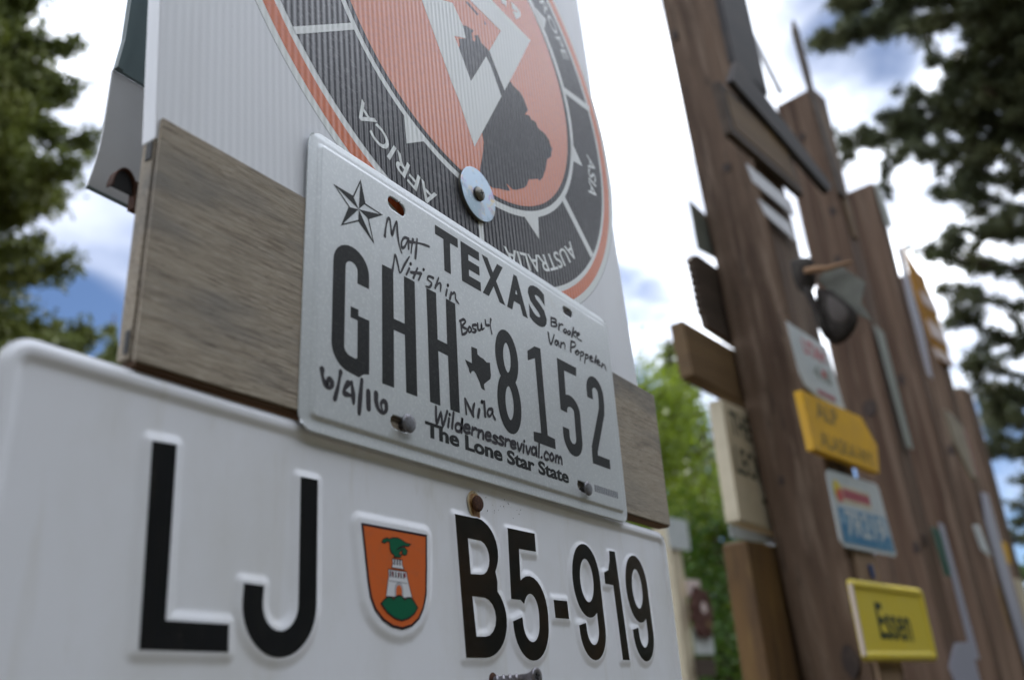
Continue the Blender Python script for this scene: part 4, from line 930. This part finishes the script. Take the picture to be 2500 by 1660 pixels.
mesh('screw_head', *prism([(.044 - u0 + .007 * math.cos(k * .785), .268 - z0 + .008 * math.sin(k * .785)) for k in range(8)], -.002, .002), M['cream_dark'], t)
board('license_plate', 'white plate edge showing between cream sign and rough brown slab', 'plate', O1, [(-.100, .206), (.10, .200), (.10, .181), (-.100, .181)], bk + .012, .002, M['plate_white'], bev=.0006)
board('wooden_slab', 'rough bark-edged brown slab below the cream sign', 'slab', O1, [(-.062, .178), (.15, .178), (.15, -.42), (-.050, -.42), (-.057, -.087)], bk, .058, M['rough_wood'], bev=.006)

# signs on the farther posts, seen nearly edge on
board('wooden_board', 'tall dark upright board beside the top of the second post', 'board', O2, [(-.087, 2.168), (-.060, 2.132), (-.045, 1.96), (-.050, 1.825), (.030, 1.45), (-.03, 1.45), (-.094, 1.889), (-.114, 2.1)], .0, .012, M['dark_wood'])
board('wooden_board', 'rusty brown narrow board along the right side of the second post top', 'board', O2, [(-.05, 1.84), (.02, 1.82), (.06, 1.30), (.02, 1.30)], .004, .01, M['sign_wood'])
board('plastic_sheet', 'thin pale translucent sheet leaning above the second post', 'sheet', O2, [(-.629, 1.898), (-.588, 1.925), (-.364, 1.681), (-.418, 1.645)], -.01, .001, M['plate_grey'], bev=0)
board('metal_plate', 'grey-green narrow plate on the front of the second post', 'plate', O2, [(-.006, .964), (.060, .953), (.078, .564), (.030, .563)], -.004, .003, M['grey_green'], bev=.0006)
board('metal_plate', 'dark green plate low on the front of the second post', 'plate', O2, [(.070, .325), (.140, .321), (.150, .183), (.095, .183)], -.004, .003, M['green_plate'], bev=.0006)
board('metal_plate', 'long grey-white strip plate right of the dark green plate', 'plate', O2, [(.142, .345), (.182, .340), (.213, -.05), (.150, -.05), (.146, .149)], -.006, .003, M['lavender'], bev=.0006)
t, u0, z0 = board('paper_notice', 'pale lavender paper notice near the bottom right corner', 'notice', O2, [(-.046, -.009), (.09, -.005), (.093, -.20), (-.071, -.20), (-.138, -.071)], -.03, .001, M['lavender'], bev=0)
board('metal_plate', 'grey plate on the front of the third post at its top', 'plate', O3, [(-.028, 2.034), (.025, 2.025), (.074, 1.923), (.088, 1.829), (-.010, 1.823)], -.004, .003, M['grey_green'], bev=.0006)
board('metal_plate', 'long silver strip plate down the third post beside the yellow board', 'plate', O3, [(.060, 1.747), (.125, 1.735), (.140, 1.351), (.095, 1.098), (.045, 1.110), (.030, 1.434)], -.004, .003, M['lavender'], bev=.0006)
t, u0, z0 = board('wooden_sign', 'pointed cream board with red back edge on the third post', 'sign', O3, [(.135, .967), (.225, .965), (.346, .921), (.348, .689), (.271, .695), (.156, .823)], -.01, .012, M['dull_cream'])
mesh('red_edge', *box(.352 - u0 - .006, .352 - u0 + .012, .002, .014, .02, .235), M['soft_red'], t)
board('metal_plate', 'small white bent plate below the cream board', 'plate', O3, [(.130, .477), (.215, .485), (.272, .357), (.160, .381)], -.004, .003, M['plate_white'], bev=.0006)
t, u0, z0 = board('wooden_sign', 'orange-yellow board with pinkish white bands beside the pine', 'sign', O4, [(-.20, 2.085), (-.136, 2.045), (-.03, 1.985), (.061, 1.907), (.085, 1.86), (.103, 1.782), (.112, 1.70), (.126, 1.567), (.10, 1.46), (-.05, 1.46), (-.12, 1.6), (-.18, 1.8)], -.006, .014, M['orange_yellow'])
for za, zb_ in ((1.845, 1.775), (1.675, 1.585), (1.515, 1.465)):
    mesh('white_band', *prism([(x - u0, z - z0) for x, z in [(-.14, za), (.100 - (za - 1.7) * .12, za), (.118 - (zb_ - 1.7) * .12, zb_), (-.11, zb_)]], -.004, .004), M['pink_white'], t)
board('metal_plate', 'long silver-white strip plate down the fourth post', 'plate', O4, [(.045, .771), (.153, .775), (.158, .617), (.190, -.2), (.05, -.2), (.012, .175), (-.007, .601)], -.004, .003, M['lavender'], bev=.0006)
board('wooden_board', 'orange brown board between third and fourth posts', 'board', O4, [(-.09, .30), (-.03, .31), (-.03, .12), (-.07, .10)], .0, .01, M['sign_wood'])
board('metal_plate', 'small yellow plate on the farthest post', 'plate', O5, [(-.141, .635), (-.045, .628), (-.073, .508), (-.162, .506)], -.004, .003, M['amber'], bev=.0006)
board('metal_plate', 'tan plate below the small yellow plate on the farthest post', 'plate', O5, [(-.09, .43), (.06, .43), (.06, .16), (-.10, .16)], -.004, .003, M['cream'], bev=.0006)

# ================================================================ FAR SIGN POST, GROUND, TREES
t = thing('sign_post', 'distant pale post seen between the white plate and the nearest post', 'post', (5.235, 2.06, 0), UX)
o = mesh('post_timber', *box(-.06, .06, 0, .12, -ZO - .2, .98), M['cream'], t)
def far(name, label, cat, px, pz, wd, ht, m, y=-.02, x=5.235, yy=2.06, th=.004):
    t = thing(name, label, cat, (x + px, yy - px * .17 + y, pz), UX)
    mesh('panel', *prism([(-wd / 2, 0), (wd / 2, 0), (wd / 2, ht), (-wd / 2, ht)], 0, th), m, t)
    return t
far('metal_plate', 'blurred white plate on top of the distant pale post', 'plate', .02, .80, .25, .20, M['plate_white'])
far('metal_plate', 'blurred pinkish plate half way up the distant pale post', 'plate', .10, .50, .16, .11, M['pink_white'], -.03)
far('metal_plate', 'blurred grey-white plate low on the distant pale post', 'plate', .12, .15, .22, .16, M['plate_white'], -.04)
far('metal_plate', 'blurred brown board under the low grey-white plate', 'board', .10, .02, .24, .11, M['dark_wood'], -.04)
far('metal_plate', 'blurred small white and orange plate at the bottom of the distant post', 'plate', .16, -.16, .24, .14, M['plate_grey'], -.04)
far('metal_plate', 'blurred pale plate left of the rough slab at the bottom', 'plate', .48, -.16, .26, .10, M['plate_white'], -.04)
t = thing('round_plaque', 'blurred dark red-brown round plaque on the distant pale post', 'plaque', (5.33, 1.98, .40), UX)
M['plaque'] = mat('red_brown_plaque', (0.055, 0.022, 0.017), 0.8, 0.2, var=(18, (0.10, .05, .04), .42, .62, V1))
pq = [(.125 * math.cos(k * .2244) * (1 + .12 * math.sin(3 * k)), .16 * math.sin(k * .2244) * (1 + .10 * math.sin(5 * k))) for k in range(28)]
o = mesh('disc', *prism(pq, -.01, .01), M['plaque'], t); bevel(o, .004)
mesh('pale_spot', *prism([(.02 + .030 * math.cos(k * .524), .03 + .036 * math.sin(k * .524)) for k in range(12)], -.013, -.009), M['pink_white'], t)
mesh('pale_spot', *prism([(.05 + .026 * math.cos(k * .524), -.07 + .03 * math.sin(k * .524)) for k in range(12)], -.013, -.009), M['sign_wood'], t)

# ground: one sheet to the horizon, gently uneven near the posts
gx = np.unique(np.concatenate([np.linspace(-900, -30, 12), np.linspace(-30, 40, 60), np.linspace(40, 900, 12)]))
gy = gx.copy()
GX, GY = np.meshgrid(gx, gy)
GZ = 0.04 * np.sin(GX * .9) * np.sin(GY * .7) * np.exp(-(GX ** 2 + GY ** 2) / 900)
idx = np.arange(GX.size).reshape(GX.shape)
gf = np.stack([idx[:-1, :-1], idx[:-1, 1:], idx[1:, 1:], idx[1:, :-1]], -1).reshape(-1, 4)
tag(mesh('ground', np.stack([GX.ravel(), GY.ravel(), GZ.ravel()], 1).tolist(), gf.tolist(), M['ground'], smooth=True), kind='structure')

def leaf_mesh(name, C_, Nrm, size, m, parent, aspect=2.2, kind=None):
    """many separate leaf or needle-spray faces: centres, directions, sizes (arrays)"""
    n = len(C_)
    Nrm = Nrm / np.maximum(np.linalg.norm(Nrm, axis=1, keepdims=True), 1e-6)
    up = nrg.normal(size=(n, 3)); sd = np.cross(Nrm, up); sd /= np.maximum(np.linalg.norm(sd, axis=1, keepdims=True), 1e-6)
    size = np.broadcast_to(size, (n,))[:, None]
    a = C_ - Nrm * size * .5; b = C_ + sd * size / aspect * .5; c = C_ + Nrm * size * .5; d = C_ - sd * size / aspect * .5
    V = np.stack([a, b, c, d], 1).reshape(-1, 3)
    me = bpy.data.meshes.new(name)
    me.vertices.add(4 * n); me.vertices.foreach_set('co', V.astype(np.float32).ravel())
    me.loops.add(4 * n); me.loops.foreach_set('vertex_index', np.arange(4 * n, dtype=np.int32))
    me.polygons.add(n); me.polygons.foreach_set('loop_start', np.arange(0, 4 * n, 4, dtype=np.int32))
    me.update(calc_edges=True)
    o = link(name, me, m, parent)
    o['kind'] = 'stuff'
    return o

def sprays(curve, r, per_m, needles, size, jag=0.6):
    """needle clusters along twigs that leave a branch curve (list of 3d points)"""
    P = np.array(curve, float); seg = np.linalg.norm(np.diff(P, axis=0), axis=1); Ltot = seg.sum()
    nt_ = max(3, int(Ltot * per_m)); Cs, Ns = [], []
    cum = np.concatenate([[0], np.cumsum(seg)])
    for s_ in nrg.uniform(0.02, 1, nt_) * Ltot:
        i = min(np.searchsorted(cum, s_) - 1, len(seg) - 1); i = max(i, 0); f = (s_ - cum[i]) / max(seg[i], 1e-6)
        p = P[i] + (P[i + 1] - P[i]) * f; tdir = (P[i + 1] - P[i]) / max(seg[i], 1e-6)
        rr = r * (1.15 - .75 * s_ / Ltot)
        d = nrg.normal(size=3) * np.array([1, 1, .75]) + tdir * .9 + [0, 0, .15]; d /= np.linalg.norm(d)
        ln = rr * nrg.uniform(.45, 1.1); k = needles
        tt = nrg.uniform(0, 1, k)[:, None]
        c = p + d * ln * tt + nrg.normal(size=(k, 3)) * .022 * (1 + r)
        nn = d + nrg.normal(size=(k, 3)) * jag
        Cs.append(c); Ns.append(nn)
    return np.concatenate(Cs), np.concatenate(Ns)

def conifer(label, x, y, h, r0, z_lo, m, per=36, needles=22, size=.055, seed=1, group='conifers around the sign posts', bare=0.0, skip=None, gaps=0.25):
    global nrg
    nrg = np.random.default_rng(seed)
    t = thing('conifer_tree', label, 'tree', (x, y, -ZO), 0, 0, group)
    mesh('trunk', *tube([(0.03 * math.sin(i), 0.03 * math.cos(i * 1.3), h * i / 10) for i in range(11)], [max(.012 * h * (1 - i / 10.5), .012) for i in range(11)], 9), M['bark'], t, smooth=True)
    Cs, Ns, LV = [], [], []
    z = z_lo
    while z < h * .985:
        f = (z - z_lo) / (h - z_lo)
        R = r0 * ((1 - f) ** .75) * (.45 + .55 * min(1, f * 4 + .45))
        for k in range(7):
            if nrg.uniform() < gaps: continue
            a = nrg.uniform(0, 2 * math.pi); ln = R * nrg.uniform(.55, 1.2)
            if ln < .12: ln = .12
            dr = np.array([math.cos(a), math.sin(a), 0])
            pts = [np.array([0, 0, z]) + dr * ln * q + np.array([0, 0, ln * (-.30 * q + .34 * q * q)]) + nrg.normal(size=3) * .03 * q for q in np.linspace(0, 1, 6)]
            c, n_ = sprays(pts, min(.42 * ln + .06, .38), per, needles, size)
            Cs.append(c); Ns.append(n_)
            LV.append(tube([tuple(p) for p in pts], [.018 * ln * (1 - i / 6.5) + .004 for i in range(6)], 5))
        z += nrg.uniform(.10, .20) * (1 + r0 * .12)
    tag(mesh('limbs', *join(LV), M['bark'], t), kind='stuff')
    C_, N_ = np.concatenate(Cs), np.concatenate(Ns)
    leaf_mesh('crown', C_, N_, nrg.uniform(.7, 1.3, len(C_)) * size, m, t, 2.4)
    return t

def broadleaf(label, x, y, h, rx, z_lo, m, n=9000, size=.06, seed=3, blobs=26, group=None, cat='tree', name='broadleaf_tree', thin=.5):
    global nrg
    nrg = np.random.default_rng(seed)
    t = thing(name, label, cat, (x, y, -ZO), 0, 0, group)
    pts = [(0.05 * math.sin(i * 1.1), 0.05 * math.cos(i), h * .92 * i / 9) for i in range(10)]
    mesh('trunk', *tube(pts, [max(.011 * h * (1 - i / 10), .012) for i in range(10)], 9), M['bark'], t, smooth=True)
    Cs, LV = [], []
    for b in range(blobs):
        f = nrg.uniform(0, 1); zz = z_lo + (h - z_lo) * f
        R = rx * math.sin(math.pi * min(max(.12 + .83 * f, .05), .97)) ** .8
        a = nrg.uniform(0, 6.283); rr = R * math.sqrt(nrg.uniform(0, 1))
        c = np.array([rr * math.cos(a), rr * math.sin(a), zz])
        k = max(20, int(n / blobs)); s_ = rx * nrg.uniform(.14, .30)
        Cs.append(c + nrg.normal(size=(k, 3)) * s_ * np.array([1, 1, .8]))
        LV.append(tube([(0, 0, max(zz - rr * .8, .3)), tuple(c * [.5, .5, 1] - [0, 0, rr * .3]), tuple(c)], [.022, .014, .005], 5))
    tag(mesh('limbs', *join(LV), M['bark'], t), kind='stuff')
    C_ = np.concatenate(Cs); C_ = C_[C_[:, 2] > .05]
    leaf_mesh('crown', C_, nrg.normal(size=C_.shape), nrg.uniform(.7, 1.4, len(C_)) * size, m, t, 1.5)
    return t

# spruce at the left edge
conifer('dark spruce filling the left edge of the view', 1.93, 5.50, 9.6, 1.30, .6, M['spruce'], per=56, needles=34, size=.060, seed=5, gaps=.20)
conifer('small distant spruce low behind the left end of the plank', 6.1, 10.2, 6.9, 1.2, 1.0, M['spruce'], per=20, needles=16, size=.09, seed=8)
conifer('dark spruce standing behind the yellow-green aspen', 14.6, 5.6, 8.0, 1.9, .8, M['spruce'], per=16, needles=16, size=.12, seed=12)
broadleaf('bright yellow-green aspen between the near boards and the first post', 10.15, 4.30, 5.5, 1.30, .8, M['aspen'], n=13000, size=.085, seed=21, blobs=60)
broadleaf('green shrub thicket in front of the aspen trunk', 9.9, 3.55, 3.6, 1.1, .2, M['shrub'], n=9000, size=.07, seed=22, blobs=34, cat='shrub', name='shrub')
broadleaf('second green shrub behind the distant pale post', 11.5, 5.2, 4.0, 1.5, .2, M['shrub'], n=8000, size=.08, seed=25, blobs=34, cat='shrub', name='shrub')

# big pine on the right, its branches reaching over the posts
nrg = np.random.default_rng(31)
tx_, ty_ = 9.35, -1.35
tp = thing('pine_tree', 'large pine reaching over the posts from the right edge', 'tree', (tx_, ty_, -ZO))
mesh('trunk', *tube([(.04 * math.sin(i), .05 * math.cos(i * 1.3), 13.0 * i / 14) for i in range(15)], [max(.17 * (1 - i / 15), .02) for i in range(15)], 10), M['bark'], tp, smooth=True)
Cs, Ns, LV = [], [], []
def limb(pts, r=.30, per=22, needles=24, th=.03):
    P = [np.array(p, float) for p in pts]
    P = [np.array(q) for q in rsub3(P)]
    Lt = sum(np.linalg.norm(P[i + 1] - P[i]) for i in range(len(P) - 1))
    c, n_ = sprays(P[len(P) // 4:], .16, per, needles, .08, .9); Cs.append(c); Ns.append(n_)
    LV.append(tube([tuple(p) for p in P], [th * (1 - i / (len(P) + 1)) + .005 for i in range(len(P))], 5))
    for k in range(int(Lt * 5.0 * min(1, (r / .30) ** 1.3)) + 1):
        i = int(nrg.uniform(.22, .97) * (len(P) - 1)); d = P[i + 1] - P[i]; d = d / max(np.linalg.norm(d), 1e-6)
        v = d * .8 + nrg.normal(size=3) * np.array([.8, .8, .75]); v /= np.linalg.norm(v)
        ln = r * nrg.uniform(.7, 2.1)
        tw = [P[i] + v * ln * q + np.array([0, 0, .10 * ln * q * q]) + nrg.normal(size=3) * .02 for q in np.linspace(0, 1, 5)]
        c, n_ = sprays(tw, .13, per * 1.3, needles, .08, .9); Cs.append(c); Ns.append(n_)
        LV.append(tube([tuple(p) for p in tw], [.008, .007, .006, .005, .003], 4))
def rsub3(P, n=4):
    o = []; Q = [P[0]] + P + [P[-1]]
    for i in range(1, len(Q) - 2):
        p0, p1, p2, p3 = Q[i - 1:i + 3]
        for k in range(n):
            t = k / n
            o.append(.5 * (2 * p1 + (p2 - p0) * t + (2 * p0 - 5 * p1 + 4 * p2 - p3) * t * t + (3 * p1 - p0 - 3 * p2 + p3) * t ** 3))
    o.append(P[-1]); return o
limb([(0.0, 0.0, 6.21), (-2.27, 0.01, 6.46), (-2.29, 0.48, 6.69), (-2.38, 0.82, 6.79), (-2.7, 1.22, 6.67), (-2.58, 1.6, 6.87), (-2.61, 1.85, 6.93)], 0.34)
limb([(0.0, 0.0, 6.62), (-2.39, 0.9, 6.87), (-2.6, 1.17, 6.99), (-2.67, 1.57, 7.12), (-2.63, 1.71, 7.16)], 0.26)
limb([(0.0, 0.0, 6.57), (-2.13, -0.14, 6.82), (-2.15, 0.4, 7.05), (-2.14, 0.72, 7.34), (-2.49, 1.1, 7.19)], 0.4)
limb([(0.0, 0.0, 6.43), (-1.74, 0.03, 6.68), (-1.81, 0.32, 6.75), (-1.99, 0.63, 6.72), (-1.6, 0.83, 7.18)], 0.4)
limb([(0.0, 0.0, 5.98), (-1.86, 0.09, 6.23), (-1.82, 0.41, 6.39), (-1.92, 0.66, 6.49), (-2.06, 0.78, 6.6)], 0.36)
limb([(0.0, 0.0, 6.09), (-1.37, 0.08, 6.34), (-1.33, 0.63, 6.45), (-1.43, 1.04, 6.42), (-1.66, 1.38, 6.33), (-1.29, 1.85, 6.55), (-1.06, 2.35, 6.78)], 0.3)
limb([(0.0, 0.0, 5.91), (-1.87, 0.81, 6.16), (-2.02, 0.95, 6.31), (-1.95, 1.08, 6.51)], 0.22)
limb([(0.0, 0.0, 6.19), (-1.43, 1.32, 6.44), (-1.48, 1.56, 6.64), (-1.5, 1.78, 6.66)], 0.18)
limb([(0.0, 0.0, 5.89), (-1.31, 0.71, 6.14), (-1.41, 1.0, 6.3), (-1.4, 1.19, 6.56)], 0.28)
limb([(0.0, 0.0, 5.75), (-1.05, 0.18, 6.0), (-1.03, 0.59, 6.2), (-1.21, 0.86, 6.26), (-1.25, 1.03, 6.41)], 0.32)
limb([(0.0, 0.0, 5.15), (-1.56, 0.32, 5.4), (-1.69, 0.75, 5.6), (-1.59, 1.07, 5.92), (-1.93, 1.41, 5.82)], 0.26)
limb([(0.0, 0.0, 5.15), (-1.1, 0.34, 5.4), (-1.18, 0.84, 5.69), (-1.41, 1.13, 5.78), (-1.5, 1.32, 5.77)], 0.22)
limb([(0.0, 0.0, 4.95), (-0.81, 0.34, 5.2), (-0.9, 0.84, 5.52), (-0.83, 1.13, 5.8), (-1.26, 1.41, 5.72), (-0.83, 1.56, 6.07)], 0.18)
limb([(0.0, 0.0, 4.61), (-1.29, 0.42, 4.86), (-1.34, 0.96, 5.13), (-1.37, 1.13, 5.24), (-1.12, 1.26, 5.38)], 0.22)
limb([(0.0, 0.0, 4.51), (-0.59, 0.47, 4.76), (-0.78, 1.04, 5.03), (-0.84, 1.51, 5.26), (-1.12, 1.74, 5.29), (-1.19, 1.9, 5.42)], 0.16)
limb([(0.0, 0.0, 4.81), (-1.31, 1.48, 5.06), (-1.45, 1.5, 5.17), (-1.5, 1.46, 5.26)], 0.12)
limb([(0.0, 0.0, 4.34), (-0.84, 0.51, 4.59), (-0.8, 0.91, 4.86), (-0.9, 1.22, 5.09)], 0.2)
limb([(0.0, 0.0, 4.0), (-1.01, 0.59, 4.25), (-1.05, 1.14, 4.55), (-1.38, 1.4, 4.67), (-1.12, 1.61, 4.92)], 0.16)
limb([(0.0, 0.0, 3.88), (-0.81, 0.63, 4.13), (-0.83, 1.2, 4.36), (-0.86, 1.49, 4.56), (-0.98, 1.62, 4.68)], 0.15)
limb([(0.0, 0.0, 3.84), (-0.61, 0.65, 4.09), (-0.65, 1.05, 4.26), (-0.86, 1.31, 4.34)], 0.2)
limb([(0.0, 0.0, 3.55), (-0.6, 0.73, 3.8), (-0.59, 1.24, 4.05), (-0.77, 1.52, 4.19), (-1.08, 1.69, 4.18)], 0.17)
limb([(0.0, 0.0, 3.39), (-0.52, 0.77, 3.64), (-0.5, 1.3, 3.85), (-0.66, 1.52, 3.98), (-0.71, 1.71, 4.01)], 0.2)
limb([(0.0, 0.0, 3.31), (-0.1, 0.81, 3.56), (-0.17, 1.3, 3.69), (-0.24, 1.54, 3.8), (-0.22, 1.72, 3.93)], 0.22)
limb([(0.0, 0.0, 2.94), (-0.86, 0.89, 3.19), (-0.78, 1.28, 3.32), (-0.88, 1.5, 3.42), (-0.77, 1.64, 3.55)], 0.2)
limb([(0.0, 0.0, 2.82), (0.03, 0.94, 3.07), (0.06, 1.37, 3.23), (0.12, 1.63, 3.33)], 0.18)
limb([(0.0, 0.0, 2.49), (-0.05, 1.03, 2.74), (-0.09, 1.44, 2.91), (-0.18, 1.64, 3.01)], 0.15)
limb([(0.0, 0.0, 5.67), (-1.72, 0.12, 5.92), (-1.86, 0.36, 6.12), (-1.84, 0.62, 6.31), (-1.9, 0.77, 6.43)], 0.3)
limb([(0.0, 0.0, 6.6), (-2.55, -0.16, 6.85), (-2.7, 0.34, 7.09), (-2.69, 0.91, 7.32)], 0.4)
limb([(0.0, 0.0, 6.13), (-2.23, -0.02, 6.38), (-2.34, 0.2, 6.6), (-2.47, 0.39, 6.74)], 0.4)
for k in range(16):
    z = nrg.uniform(2.2, 10.5); a_ = nrg.uniform(0, 6.283); ln = nrg.uniform(.9, 2.3) * (1 - .4 * (z - 2.2) / 8.3)
    dr = np.array([math.cos(a_), math.sin(a_), 0])
    limb([dr * ln * q + np.array([0, 0, z + ln * (.28 * q - .12 * q * q)]) + nrg.normal(size=3) * .06 * q for q in np.linspace(0, 1, 5)], .30, 18, 24, .025)
tag(mesh('limbs', *join(LV), M['bark'], tp), kind='stuff')
C_, N_ = np.concatenate(Cs), np.concatenate(Ns)
leaf_mesh('crown', C_, N_, nrg.uniform(.7, 1.3, len(C_)) * .105, M['pine'], tp, 6.5)

# wood far behind
nrg = np.random.default_rng(77)
n_ = 26000
ang = nrg.uniform(-.35, 1.75, n_); dist = nrg.uniform(24, 34, n_)
hh = 3.4 + 1.6 * np.sin(ang * 19) + 1.2 * np.sin(ang * 47 + 1)
C_ = np.stack([np.cos(ang) * dist, np.sin(ang) * dist, nrg.uniform(0, 1, n_) ** .8 * hh], 1)
wd_ = leaf_mesh('distant_wood', C_, nrg.normal(size=C_.shape), nrg.uniform(.25, .6, n_), M['far_green'], None, 1.4, kind='stuff')

# unseen tall wood, added and shaped in height to darken reflections on the boards
nrg = np.random.default_rng(78)
n_ = 50000
ang = nrg.uniform(R_(-200), R_(-16), n_); dist = nrg.uniform(12.5, 17, n_)
hh = np.where(ang > R_(-29), 6.2, 10.4) + 1.3 * np.sin(ang * 13) + 1.0 * np.sin(ang * 41 + 1) + .6 * np.sin(ang * 97)
C_ = np.stack([np.cos(ang) * dist, np.sin(ang) * dist, nrg.uniform(0, 1, n_) ** .9 * hh], 1)
leaf_mesh('unseen_wood', C_, nrg.normal(size=C_.shape), nrg.uniform(.3, .7, n_), M['far_green'], None, 1.4, kind='stuff')

# ---- move every empty to the base of its thing
bpy.context.view_layer.update()
for o in [q for q in S.objects if q.type == 'EMPTY' and q.parent is None]:
    ch = [q for q in o.children if q.type == 'MESH']
    pts = [c.matrix_local @ Vector(b) for c in ch for b in c.bound_box]
    if not pts: continue
    d = Vector(((min(p.x for p in pts) + max(p.x for p in pts)) / 2, (min(p.y for p in pts) + max(p.y for p in pts)) / 2, min(p.z for p in pts)))
    o.location = o.location + o.rotation_euler.to_matrix() @ d
    for c in o.children: c.location = c.location - d
